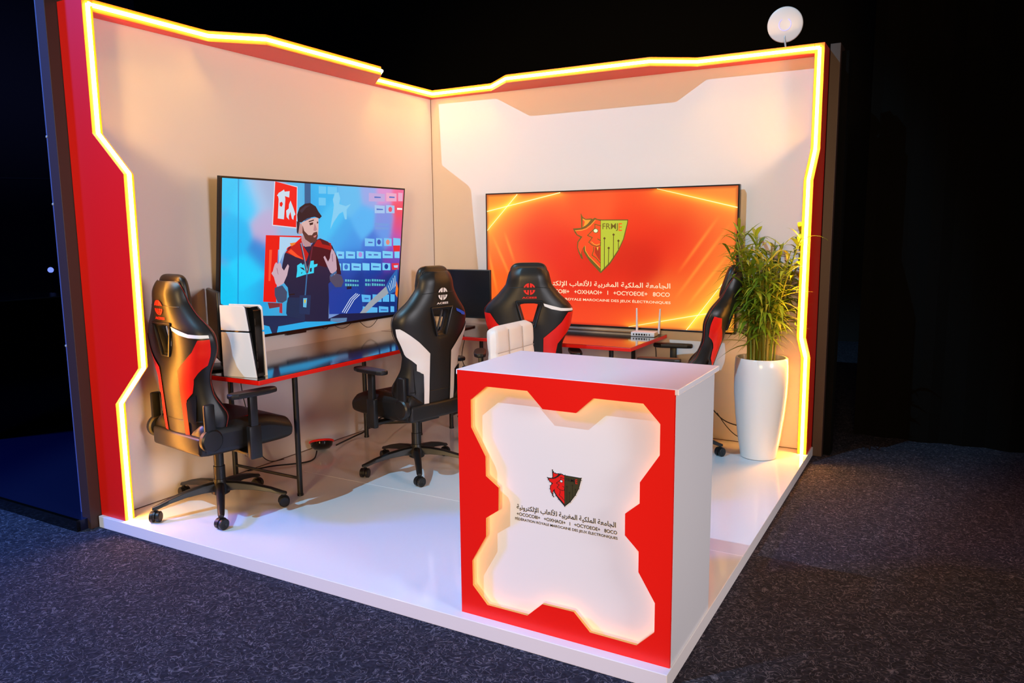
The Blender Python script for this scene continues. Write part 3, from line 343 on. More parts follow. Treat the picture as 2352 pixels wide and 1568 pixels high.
struct(b.build('added_beam_flag'), 'added unseen black plate and lamp body blocking the key beam')

# ================================================================== LIT FRAME OF THE STAND
def profile_strip(name, path, w, thick, frame, m, parent, sg=1):
    """flat LED tube: path of (a, b) points in a plane; frame(a, b, d, s) -> world; w half width across, thick standing out"""
    b = MB()
    n = len(path); nor = []
    for i in range(n):
        a = Vector(path[max(i-1, 0)]); c = Vector(path[i]); e = Vector(path[min(i+1, n-1)])
        t1 = (c - a).normalized() if i > 0 else (e - c).normalized(); t2 = (e - c).normalized() if i < n-1 else t1
        n1 = Vector((-t1.y, t1.x)); n2 = Vector((-t2.y, t2.x)); mm = (n1 + n2).normalized(); nor.append(sg * mm / max(0.3, mm.dot(n1)))
    vs = []
    for i in range(n):
        p = Vector(path[i])
        for s_, d in ((-w, 0.0005), (-w, thick*0.6), (-w*0.5, thick), (w*0.5, thick), (w, thick*0.6), (w, 0.0005)):
            q = p + nor[i] * d
            vs.append(frame(q.x, q.y, s_))
    k = 6; fs = [(i*k+j, i*k+(j+1) % k, (i+1)*k+(j+1) % k, (i+1)*k+j) for i in range(n-1) for j in range(k)]
    fs += [list(range(k)), [(n-1)*k+j for j in range(k)][::-1]]
    b.add(vs, fs, m)
    o = b.build(name, parent); return o

SW = 0.0088; ST = 0.013
# left fin (red panel facing out, profile on its inner edge)
FL = [(-0.09, 0.0), (0.110, 0.0), (0.110, 0.62), (0.315, 0.82), (0.320, 1.755), (0.106, 1.957), (0.106, HT), (-0.09, HT)]
fin_l = thing('lit_fin', 'tall red end fin of the left wall with a lit strip on its stepped edge', 'display frame', (0, -2.95, 0))
def world_part(mb, name, parent, **k):
    L = parent.location; mb.v = [(v[0]-L.x, v[1]-L.y, v[2]-L.z) for v in mb.v]
    return mb.build(name, parent, **k)
b = MB(); b.prism(FL, -2.98, -2.925, 'xz', M_red, side=M_glow_edge); world_part(b, 'fin_panel', fin_l, bevel=0.0015)
def strip(name, path, frame, parent, m=M_led, sg=1):
    o = profile_strip(name, path, SW, ST, frame, m, None, sg); o.parent = parent
    L = parent.location
    for v in o.data.vertices: v.co -= L
    return o
pl = [FL[1], FL[2], FL[3], FL[4], FL[5], (0.106, 2.56)]
strip('led_strip', pl[::-1], lambda a, c, s_: (a, -2.952 + s_, c), fin_l, m=M_led_l)
# canopy of the left wall
CLP = [(0.092, -2.925), (0.078, -2.235), (0.290, -2.010), (0.290, -0.985), (0.062, -0.770), (0.062, -0.062)]
can_l = thing('lit_canopy', 'red stepped ledge with a lit strip along the top of the left wall', 'display frame', (0, -1.5, H))
b = MB(); b.prism([(-0.09, -2.925)] + CLP + [(0.0, 0.0), (0.0, 0.1), (-0.09, 0.1)], H, HT, 'xy', M_red, side=M_glow_edge)
world_part(b, 'ledge_panel', can_l, bevel=0.0015)
strip('led_strip', [(0.1055, -2.95)] + CLP[::1], lambda a, c, s_: (a, c, 2.561 + s_), can_l, sg=-1)
# canopy of the back wall
CBP = [(0.062, -0.062), (0.615, -0.070), (0.872, -0.290), (1.958, -0.285), (2.222, -0.103), (2.95, -0.105)]
can_b = thing('lit_canopy', 'red stepped ledge with a lit strip along the top of the back wall', 'display frame', (1.5, 0, H))
b = MB(); b.prism(CBP + [(2.95, 0.10), (0.001, 0.10), (0.001, 0.0)], H, HT, 'xy', M_red, side=M_glow_edge)
world_part(b, 'ledge_panel', can_b, bevel=0.0015)
strip('led_strip', CBP[:-1] + [(2.98, -0.105)], lambda a, c, s_: (a, c, 2.561 + s_), can_b, sg=-1)
# right fin
FR_ = [(0.10, 0.0), (-0.115, 0.0), (-0.125, 0.646), (-0.330, 0.800), (-0.312, 1.756), (-0.104, 1.956), (-0.105, HT), (0.10, HT)]
fin_r = thing('lit_fin', 'tall orange-red end fin of the back wall beside the palm, outlined by a lit strip', 'display frame', (2.98, 0, 0))
b = MB(); b.prism(FR_, 2.951, 3.009, 'yz', M_red, side=M_glow_edge); world_part(b, 'fin_panel', fin_r, bevel=0.0015)
pr_ = [FR_[1], FR_[2], FR_[3], FR_[4], FR_[5], (-0.105, 2.56)]
strip('led_strip', pr_, lambda a, c, s_: (2.98 + s_, a, c), fin_r, m=M_led_r)

# ================================================================== COUNTER
ct = thing('reception_counter', 'red and white reception counter with lion crest and three lines of lettering', 'counter', (2.6, -2.72, 0))
X0, X1, Y0, Y1, CH = 2.176, 3.012, -2.956, -2.475, 0.961
HOLE = [(2.303,.906),(2.473,.906),(2.534,.846),(2.664,.846),(2.728,.904),(2.906,.904),(2.965,.842),(2.965,.737),(2.898,.635),(2.898,.561),(2.847,.517),(2.847,.44),(2.897,.392),(2.897,.319),(2.957,.221),(2.957,.116),(2.894,.052),(2.72,.054),(2.656,.116),(2.53,.115),(2.467,.055),(2.293,.055),(2.229,.121),(2.229,.221),(2.292,.329),(2.293,.402),(2.348,.441),(2.35,.529),(2.295,.566),(2.295,.641),(2.234,.745),(2.234,.85)]
def plate_with_hole(mb, outer, hole, y0, y1, mf, me):
    """plate in xz between y0 (front) and y1 with one hole"""
    from mathutils.geometry import tessellate_polygon
    tris = tessellate_polygon([[Vector((q[0], q[1], 0)) for q in outer], [Vector((q[0], q[1], 0)) for q in hole]])
    pts = outer + hole; n = len(pts)
    vs = [(q[0], y0, q[1]) for q in pts] + [(q[0], y1, q[1]) for q in pts]
    fs = []; fm = []
    for t in tris:
        a, c, d = [pts[i] for i in t]
        ar = (c[0]-a[0])*(d[1]-a[1]) - (c[1]-a[1])*(d[0]-a[0])
        t = list(t) if ar > 0 else list(t)[::-1]
        fs.append(t); fm.append(mf); fs.append([i + n for i in t][::-1]); fm.append(me)
    for off, cnt, rev, mm in ((0, len(outer), False, mf), (len(outer), len(hole), True, me)):
        for i in range(cnt):
            a = off + i; c = off + (i+1) % cnt; f = [a, a + n, c + n, c]
            fs.append(f if not rev else f); fm.append(mm)
    mb.add(vs, fs, mf, fm=fm)
b = MB(); plate_with_hole(b, [(X0, 0.0), (X1, 0.0), (X1, CH-0.002), (X0, CH-0.002)], HOLE, Y0, Y0+0.012, M_red, M_mdf)
world_part(b, 'front_frame', ct)
b = MB(); yb = Y0 + 0.040
b.box(X0+0.004, yb, 0.0, X1-0.004, yb+0.015, CH-0.02, M_whiteback := mat('recess_white', 'ece6e4', 0.5))
world_part(b, 'recessed_panel', ct)
b = MB()
b.box(X0, Y0+0.0125, 0.0, X0+0.018, Y1, CH-0.02, M_counterside); b.box(X1-0.018, Y0+0.0125, 0.0, X1, Y1, CH-0.02, M_counterside)
b.box(X0+0.018, Y0+0.20, 0.30, X1-0.018, Y1, 0.318, M_counterside)
world_part(b, 'body', ct, bevel=0.0015)
b = MB(); b.box(X0-0.006, Y0+0.0005, CH-0.0195, X1+0.012, Y1+0.022, CH, M_countertop); world_part(b, 'counter_top', ct, bevel=0.0025)
# hidden strip behind the frame, following the cut-out
b = MB()
cx = sum(q[0] for q in HOLE)/len(HOLE); cz = sum(q[1] for q in HOLE)/len(HOLE)
pp = []
n = len(HOLE)
for i in range(n):
    a = Vector(HOLE[i-1]); c = Vector(HOLE[i]); e = Vector(HOLE[(i+1) % n])
    n1 = Vector(((c-a).y, -(c-a).x)).normalized(); n2 = Vector(((e-c).y, -(e-c).x)).normalized()
    mm = (n1 + n2).normalized(); q = c - mm * 0.024 / max(0.4, mm.dot(n1))
    pp.append((q.x, Y0+0.020, q.y))
b.tube(pp + [pp[0]], 0.004, M_led_c, seg=6, cap=False)
world_part(b, 'led_strip', ct)

# crest shared by the counter and the big screen
EM = DATA['emb']
def crest(mb, P, d, m, pal, s=1.0, colored=True):
    """P(u, v, d): plane map; emblem drawn in its own u, v"""
    def put(pts, dd, c):
        q = [P(a[0], a[1], dd) for a in pts]
        from mathutils.geometry import tessellate_polygon
        tr = tessellate_polygon([[Vector((a[0], a[1], 0)) for a in pts]])
        mm = c if not colored else m
        fs = []
        for t in tr:
            a, b2, c2 = [pts[i] for i in t]
            ar = (b2[0]-a[0])*(c2[1]-a[1]) - (b2[1]-a[1])*(c2[0]-a[0])
            fs.append(list(t) if ar > 0 else list(t)[::-1])
        mb.add(q, fs, mm, color=(lin(c) if colored else None))
    def line(pts, w, dd, c):
        for a, e in zip(pts, pts[1:]):
            a = Vector(a); e = Vector(e); t = (e-a).normalized(); nn = Vector((-t.y, t.x)) * w/2; a = a - t*w*0.25; e = e + t*w*0.25
            put([(a-nn)[:], (e-nn)[:], (e+nn)[:], (a+nn)[:]], dd, c)
    ol = EM['outline']
    if pal.get('halo'):
        line([ol[i] for i in list(range(len(ol))) + [0]], 0.016, d, pal['halo'])
    put(ol, d + 0.0003, pal['line'])
    put(EM['red'], d + 0.0006, pal['red']); put(EM['ear'], d + 0.0006, pal['ear']); put(EM['eari'], d + 0.0009, pal['red'])
    put(EM['green'], d + 0.0006, pal['green'])
    put(EM['mouth'], d + 0.0009, pal['mouth']); put(EM['tooth'], d + 0.0012, pal['hl'])
    if pal['hl']:
        for l in EM['hl']: line(l, 0.004, d + 0.0009, pal['hl'])
    for l in EM['lines']: line(l, 0.0062, d + 0.0012, pal['line'])
    e = EM['eye']; c0 = Vector((sum(q[0] for q in e)/len(e), sum(q[1] for q in e)/len(e)))
    put([(c0 + (Vector(q)-c0)*1.35)[:] for q in e], d + 0.0015, pal['line']); put(e, d + 0.0018, pal['eye'])
    for l in EM['circ']: line(l, 0.0055, d + 0.0009, pal['circ'])
    for q in EM['nodes']:
        r = 0.0105; put([(q[0], q[1]-r), (q[0]+r, q[1]), (q[0], q[1]+r), (q[0]-r, q[1])], d + 0.0012, pal['circ'])
    t = EM['text']
    for body, a, c, cc in (('FRMJ', t[0][0], t[1][0], pal['line']), ('E', t[2][0], t[3][0], pal['E'])):
        fit_text(mb, body, P, a, c, t[0][1], t[4][1], d + 0.0012, m if colored else cc, color=(lin(cc) if colored else None), bold=0.006)
ex0 = EM['outline'][-2][0]; ex1 = EM['outline'][9][0]; ez1 = EM['outline'][0][1]; ez0 = EM['outline'][13][1]
ex0, ex1 = 0.7993, 0.7993
ex0 = min(q[0] for q in EM['outline']); ex1 = max(q[0] for q in EM['outline'])
yp = yb - 0.0006
L = ct.location
def PC(u, v, d): return (u - L.x, yp - d - L.y, v - L.z)
def PCE(u, v, d): return PC(2.532 + (u-ex0)/(ex1-ex0)*0.135, 0.487 + (v-ez0)/(ez1-ez0)*0.130, d)
b = MB()
pal_c = {'halo': M_stripe, 'line': M_printblack, 'red': M_printred, 'ear': M_printred, 'green': mat('print_olive', '3a3518', 0.5), 'mouth': M_printred, 'hl': M_printred, 'eye': M_stripe, 'circ': mat('print_olive_dark', '221f10', 0.5), 'E': M_printred}
crest(b, PCE, 0.0002, None, pal_c, colored=False)
b.build('crest', ct)
b = MB()
fit_text(b, AR, PC, 2.404, 2.798, 0.437, 0.468, 0.0004, M_printblack)
fit_text(b, TF, PC, 2.404, 2.803, 0.420, 0.433, 0.0004, M_printblack)
fit_text(b, FR, PC, 2.397, 2.805, 0.399, 0.414, 0.0004, M_printblack)
b.build('lettering', ct)

# ================================================================== SCREENS
def idw(ctrl, x, y, pw=3.0):
    sw = 0; c = [0, 0, 0]
    for (cx_, cy_), col in ctrl:
        w = math.exp(-((x-cx_)**2 + (y-cy_)**2) / (2*pw*pw)) + 1e-5
        sw += w
        for k in range(3): c[k] += w * col[k]
    return [v / sw for v in c]
def seg_dist(p, a, c):
    ax, ay = a; bx, by = c; dx = bx-ax; dy = by-ay; t = max(0, min(1, ((p[0]-ax)*dx + (p[1]-ay)*dy) / (dx*dx + dy*dy)))
    return math.hypot(p[0]-ax-t*dx, p[1]-ay-t*dy), t
def screen_grid(mb, P, x0, x1, y0, y1, nx, ny, fn):
    vs = []; cs = []
    for j in range(ny+1):
        for i in range(nx+1):
            x = x0 + (x1-x0)*i/nx; y = y0 + (y1-y0)*j/ny
            vs.append(P(x, y, 0)); cs.append(tuple(fn(x, y)))
    fs = [(j*(nx+1)+i, j*(nx+1)+i+1, (j+1)*(nx+1)+i+1, (j+1)*(nx+1)+i) for j in range(ny) for i in range(nx)]
    mb.add(vs, fs, M_screen, color=cs)
from mathutils.geometry import tessellate_polygon
def flat(mb, P, pts, d, col):
    tr = tessellate_polygon([[Vector((a[0], a[1], 0)) for a in pts]]); fs = []
    for t in tr:
        a, b2, c2 = [pts[i] for i in t]; ar = (b2[0]-a[0])*(c2[1]-a[1]) - (b2[1]-a[1])*(c2[0]-a[0])
        fs.append(list(t) if ar > 0 else list(t)[::-1])
    mb.add([P(a[0], a[1], d) for a in pts], fs, M_screen, color=lin(col))

# left television: leans forward from the wall
WL, HL = 1.70, 0.975
tvl = thing('television', 'large flat television on the left wall showing a man in a cap raising both hands', 'television', (0.035, -2.265, 0.826))
tvl.rotation_euler = (0, 0, 0)
def PL(u, v, d):
    th = 0.111; x = math.sin(th)*v + math.cos(th)*d; z = math.cos(th)*v - math.sin(th)*d
    return (x, u, z)
def slab(mb, P, u0, u1, v0, v1, d0, d1, m):
    vs = [P(u, v, d) for d in (d0, d1) for (u, v) in ((u0, v0), (u1, v0), (u1, v1), (u0, v1))]
    mb.add([Vector(v) for v in vs], [(0,3,2,1),(4,5,6,7),(0,1,5,4),(1,2,6,5),(2,3,7,6),(3,0,4,7)], m)
b = MB(); slab(b, PL, 0, WL, 0, HL, -0.028, -0.0015, M_bezel)
bw = 0.011
for q in ((0, WL, 0, 0.018), (0, WL, HL-bw, HL), (0, bw, 0.018, HL-bw), (WL-bw, WL, 0.018, HL-bw)): slab(b, PL, *q, -0.0015, 0.002, M_bezel)
slab(b, PL, 0.55, 0.72, -0.012, 0.0, -0.02, 0.0, M_bezel)
b.build('bezel', tvl, bevel=0.0012)
b = MB()
cl = [(q[0], lin(q[1])) for q in DATA['cl']]
screen_grid(b, PL, bw, WL-bw, 0.018, HL-bw, 120, 68, lambda x, y: idw(cl, x, y, 0.045))
def clampL(q): return (min(WL-bw, max(bw, q[0])), min(HL-bw, max(0.018, q[1])))
d = 0.00012
for col, pts in DATA['tvl']:
    flat(b, PL, [clampL(q) for q in pts], d, col); d += 0.000012
b.build('screen', tvl)
# wall bracket, so the set hangs on the wall
b = MB(); b.box(-0.03, 0.5, 0.05, -0.004, 1.2, 0.30, M_black); b.box(-0.029, 0.55, 0.25, 0.03, 0.60, 0.65, M_black); b.box(-0.029, 1.1, 0.25, 0.03, 1.15, 0.65, M_black)
b.build('wall_bracket', tvl)
b = MB()
for y0, w, dr in ((0.98, 0.20, 0.035), (1.25, 0.22, 0.06), (0.86, 0.08, 0.02)):
    b.tube([(0.0, y0 + w*t, 0.01 - dr*math.sin(PI*t)) for t in [i/10 for i in range(11)]], 0.0022, M_black, seg=6)
b.build('cable', tvl)

# big television on the back wall
WR, HR = 1.96, 1.00
TX, TY, TZ = 0.556, -0.075, 0.762
tvr = thing('television', 'very large television on the back wall showing an orange lion crest screen', 'television', (TX, TY, TZ))
def PR(u, v, d): return (u, -d, v)
b = MB(); slab(b, PR, 0, WR, 0, HR, -0.035, -0.0015, M_bezel)
bw = 0.009
for q in ((0, WR, 0, 0.012), (0, WR, HR-bw, HR), (0, bw, 0.012, HR-bw), (WR-bw, WR, 0.012, HR-bw)): slab(b, PR, *q, -0.0015, 0.0025, M_bezel)
b.build('bezel', tvr, bevel=0.0012)
b = MB(); b.box(0.45, 0.035, 0.2, 1.5, 0.0745, 0.7, M_black); b.build('wall_bracket', tvr)
b = MB()
cr = [(q[0], lin(q[1])) for q in DATA['cr']]
def fr(x, y):
    c = idw(cr, x, y, 0.10)
    for a, e in DATA['streaks']:
        dd, t = seg_dist((x, y), a, e); g = 0.30 * math.exp(-(dd/0.011)**2) * math.sin(PI*min(1, max(0, t)))
        c = [c[0]+g*0.3, c[1]+g*0.45, c[2]+g*0.05]
    for a, e in DATA['beams']:
        dd, t = seg_dist((x, y), a, e); g = 0.75 * math.exp(-dd/0.018) + 0.18*math.exp(-dd/0.07)
        c = [c[0]+g*0.5, c[1]+g*0.55, c[2]+g*0.03]
    ed = min(x, WR-x, y, HR-y)
    if ed < 0.03:
        k = max(0.0, (ed-0.006)/0.024); c = [c[0]*(0.45+0.55*k), c[1]*(0.15+0.85*k), c[2]*(0.3+0.7*k)]
    return c
screen_grid(b, PR, bw, WR-bw, 0.012, HR-bw, 260, 134, fr)
def clampR(q): return (min(WR-bw, max(bw, q[0])), min(HR-bw, max(0.012, q[1])))
for a, e in DATA['beams']:
    a = Vector(clampR(a)); e = Vector(clampR(e)); t = (e-a).normalized(); nn = Vector((-t.y, t.x))
    for w, col, dd in ((0.0085, 'fff04a', 0.0002), (0.0048, 'fffbd8', 0.0004)):
        flat(b, PR, [clampR(q) for q in ((a-nn*w/2), (e-nn*w/2), (e+nn*w/2), (a+nn*w/2))], dd, col)
pal_t = {'line': '6e5a1e', 'red': 'fb4a1c', 'ear': 'fca030', 'green': 'bcc838', 'mouth': 'b83018', 'hl': 'fcb840', 'eye': 'f0ffc8', 'circ': '5c4418', 'E': 'fc5a18'}
crest(b, PR, 0.0003, M_screen, pal_t)
W_ = lin('ffe9c0')
fit_text(b, AR, PR, 0.462, 1.502, 0.284, 0.342, 0.0004, M_screen, color=W_)
fit_text(b, TF, PR, 0.470, 1.499, 0.240, 0.270, 0.0004, M_screen, color=W_)
fit_text(b, FR, PR, 0.458, 1.506, 0.184, 0.212, 0.0004, M_screen, color=W_)
b.build('screen', tvr)
# white strip under the big screen
b = MB(); b.rbox(0.95, -0.028, 0.735, 1.78, -0.001, 0.75, M_device, 0.003)
tag(b.build('cable_trunking'), 'thin white strip fixed under the orange television', 'cable trunking')

# ================================================================== DESKS
def desk(name, label, x0, y0, x1, y1, frames, along, chamfer):
    t = thing(name, label, 'desk', ((x0+x1)/2, (y0+y1)/2, 0), group='black desks with red edges')
    L = t.location; zt = 0.728; c = chamfer
    poly = [(x0, y0), (x1, y0), (x1, y1), (x0, y1)]
    b = MB(); b.prism([(q[0]-L.x, q[1]-L.y) for q in poly], zt-0.026, zt-0.002, 'xy', M_redtop)
    b.build('edge_band', t, bevel=0.003)
    b = MB(); b.prism([(q[0]-L.x, q[1]-L.y) for q in [(x0+.002, y0+.002), (x1-.002, y0+.002), (x1-.002, y1-.002), (x0+.002, y1-.002)]], zt-0.002, zt, 'xy', M_desk)
    b.build('desktop', t)
    for (p0, p1) in frames:
        a = Vector((p0[0]-L.x, p0[1]-L.y)); e = Vector((p1[0]-L.x, p1[1]-L.y))
        for zz, rr in ((0.10, 0.009), (0.69, 0.011)):
            f = MB(); f.tube([(a.x, a.y, zz), (e.x, e.y, zz)], rr, M_black); f.build('crossbar', t)
        for q in (a, e):
            g = MB(); g.tube([(q.x, q.y, 0.0), (q.x, q.y, 0.702)], 0.0155, M_black, seg=14); g.lathe([(0.018, 0), (0.018, 0.012)], M_blackplastic, T=Matrix.Translation((q.x, q.y, 0)), seg=14)
            g.build('leg', t)
    return t
desk('gaming_desk', 'long black desk with red front edge under the left television', 0.004, -2.60, 0.728, -0.745, [((0.10, -2.25), (0.628, -2.256)), ((0.14, -1.10), (0.45, -0.87))], 'y', 0)
desk('gaming_desk', 'desk under the orange television, its glossy top reflecting orange', 0.004, -0.735, 2.02, -0.012, [((0.51, -0.10), (0.545, -0.60)), ((1.80, -0.10), (1.833, -0.60))], 'x', 0)

# ================================================================== GAMING CHAIRS
def sstep(a, c, x):
    t = max(0.0, min(1.0, (x-a)/(c-a))); return t*t*(3-2*t)
def interp(tab, z):
    for (z0, v0), (z1, v1) in zip(tab, tab[1:]):
        if z <= z1:
            t = (z-z0)/(z1-z0) if z1 > z0 else 0; t = max(0, min(1, t)); t = t*t*(3-2*t)*0.2 + t*0.8
            return v0 + (v1-v0)*t
    return tab[-1][1]
WT = [(0.0, 0.205), (0.05, 0.235), (0.12, 0.250), (0.22, 0.218), (0.32, 0.212), (0.38, 0.238), (0.45, 0.270), (0.53, 0.283), (0.557, 0.279), (0.59, 0.254), (0.65, 0.192), (0.71, 0.145), (0.76, 0.132), (0.795, 0.122), (0.812, 0.109), (0.820, 0.092)]
WING = [(0.0, 0.03), (0.06, 0.10), (0.14, 0.12), (0.25, 0.06), (0.36, 0.05), (0.48, 0.085), (0.56, 0.075), (0.66, 0.035), (0.82, 0.01)]
def rear_y(x, z):
    w = interp(WT, z); t = min(1, abs(x)/w)
    return -0.052 + 0.045 * t**3 + (0.02 * sstep(0.76, 0.82, z)) + 0.55*interp(WING, z)*t**4 * 0.6
def front_y(x, z):
    w = interp(WT, z); t = min(1, abs(x)/w)
    return 0.012 - 0.02*sstep(0.74, 0.82, z) + interp(WING, z) * sstep(0.5, 0.92, t)
def hole_hw(z):
    return 0.018 + (0.064 - 0.018) * max(0, min(1, (z - 0.465) / (0.595 - 0.465)))
def backrest_mesh():
    rows = [0.0, 0.02, 0.05, 0.09, 0.13, 0.18, 0.23, 0.28, 0.33, 0.38, 0.42, 0.465, 0.50, 0.53, 0.565, 0.595, 0.62, 0.65, 0.68, 0.71, 0.74, 0.77, 0.79, 0.805, 0.815, 0.820]
    cols = [-1, -0.97, -0.9, -0.78, -0.62, -0.45, None, 0, None, 0.45, 0.62, 0.78, 0.9, 0.97, 1]
    n = len(cols); b = MB(); vs = []
    for z in rows:
        w = interp(WT, z); F = []; Bk = []
        cap = 1.0
        for i, c in enumerate(cols):
            if c is None:
                hw = hole_hw(min(0.595, max(0.465, z))); x = hw if i > n//2 else -hw
                x = max(-0.44*w, min(0.44*w, x))
            else: x = c*w
            t = abs(x)/w; yf = front_y(x, z); yr = rear_y(x, z); ye = yr*0.45 + yf*0.55
            k = 1.0 if t < 0.88 else math.sqrt(max(0, 1 - ((t-0.88)/0.12)**2))
            if z > 0.81: k *= 0.6 if z > 0.818 else 0.85
            if z < 0.01: k *= 0.7
            F.append((x, ye + (yf-ye)*k, z)); Bk.append((x, ye + (yr-ye)*k, z))
        vs += F + Bk
    fs = []; S = 2*n; h0, h1 = rows.index(0.465), rows.index(0.595); c0, c1 = 6, 8
    for j in range(len(rows)-1):
        for i in range(n-1):
            if h0 <= j < h1 and c0 <= i < c1: continue
            a = j*S+i; fs.append((a+1, a, a+S, a+S+1)); a += n; fs.append((a, a+1, a+S+1, a+S))
        a = j*S; fs.append((a, a+n, a+n+S, a+S)); a = j*S+n-1; fs.append((a+n, a, a+S, a+n+S))
    for j in range(h0, h1):
        for i, r in ((c0, False), (c1, True)):
            f = [j*S+i, j*S+n+i, (j+1)*S+n+i, (j+1)*S+i]; fs.append(f[::-1] if not r else f)
    for j, r in ((h0, True), (h1, False)):
        for i in range(c0, c1):
            f = [j*S+i, j*S+i+1, j*S+n+i+1, j*S+n+i]; fs.append(f[::-1] if r else f)
    for j, r in ((0, False), (len(rows)-1, True)):
        for i in range(n-1):
            f = [j*S+i, j*S+i+1, j*S+n+i+1, j*S+n+i]; fs.append(f if r else f[::-1])
    b.add(vs, fs, M_leather, smooth=True)
    return b
def drape(mb, poly, m, lift=0.0025, T=None, step=0.02):
    """patch lying on the rear of the backrest"""
    bm = bmesh.new(); vv = [bm.verts.new((q[0], 0, q[1])) for q in poly]; f = bm.faces.new(vv)
    for ax in (0, 2):
        lo = min(q[0 if ax == 0 else 1] for q in poly); hi = max(q[0 if ax == 0 else 1] for q in poly)
        k = lo + step
        while k < hi:
            co = Vector((k, 0, 0)) if ax == 0 else Vector((0, 0, k)); no = Vector((1, 0, 0)) if ax == 0 else Vector((0, 0, 1))
            bmesh.ops.bisect_plane(bm, geom=bm.verts[:]+bm.edges[:]+bm.faces[:], plane_co=co, plane_no=no); k += step
    for v in bm.verts:
        x, z = v.co.x, v.co.z; w = interp(WT, z)*0.985; x = max(-w, min(w, x)); t = abs(x)/interp(WT, z)
        yf = front_y(x, z); yr = rear_y(x, z); ye = yr*0.45+yf*0.55; k = 1.0 if t < 0.88 else math.sqrt(max(0, 1-((t-0.88)/0.12)**2))
        v.co = Vector((x*(1+0.012*t**4), ye + (yr-ye)*k - lift, z))
    bmesh.ops.recalc_face_normals(bm, faces=bm.faces[:])
    fs = bm.faces[:]
    if fs and sum(f.normal.y for f in fs) > 0: bmesh.ops.reverse_faces(bm, faces=fs)
    mb.bm(bm, m, T, True)
def mirror(p): return [(-q[0], q[1]) for q in p][::-1]
def text_on_back(mb, body, x0, x1, z0, z1, m, T=None):
    vs, fs = text_mesh(body, 0.03)
    a0 = min(v.x for v in vs); a1 = max(v.x for v in vs); b0 = min(v.y for v in vs); b1 = max(v.y for v in vs)
    q = []
    for v in vs:
        x = x0 + (v.x-a0)/(a1-a0)*(x1-x0); z = z0 + (v.y-b0)/(b1-b0)*(z1-z0); q.append((x, rear_y(x, z)-0.004, z))
    mb.add(q, fs, m)
def arc(c, r, a0, a1, n=10): return [(c[0]+r*math.cos(math.radians(a0+(a1-a0)*i/n)), c[1]+r*math.sin(math.radians(a0+(a1-a0)*i/n))) for i in range(n+1)]

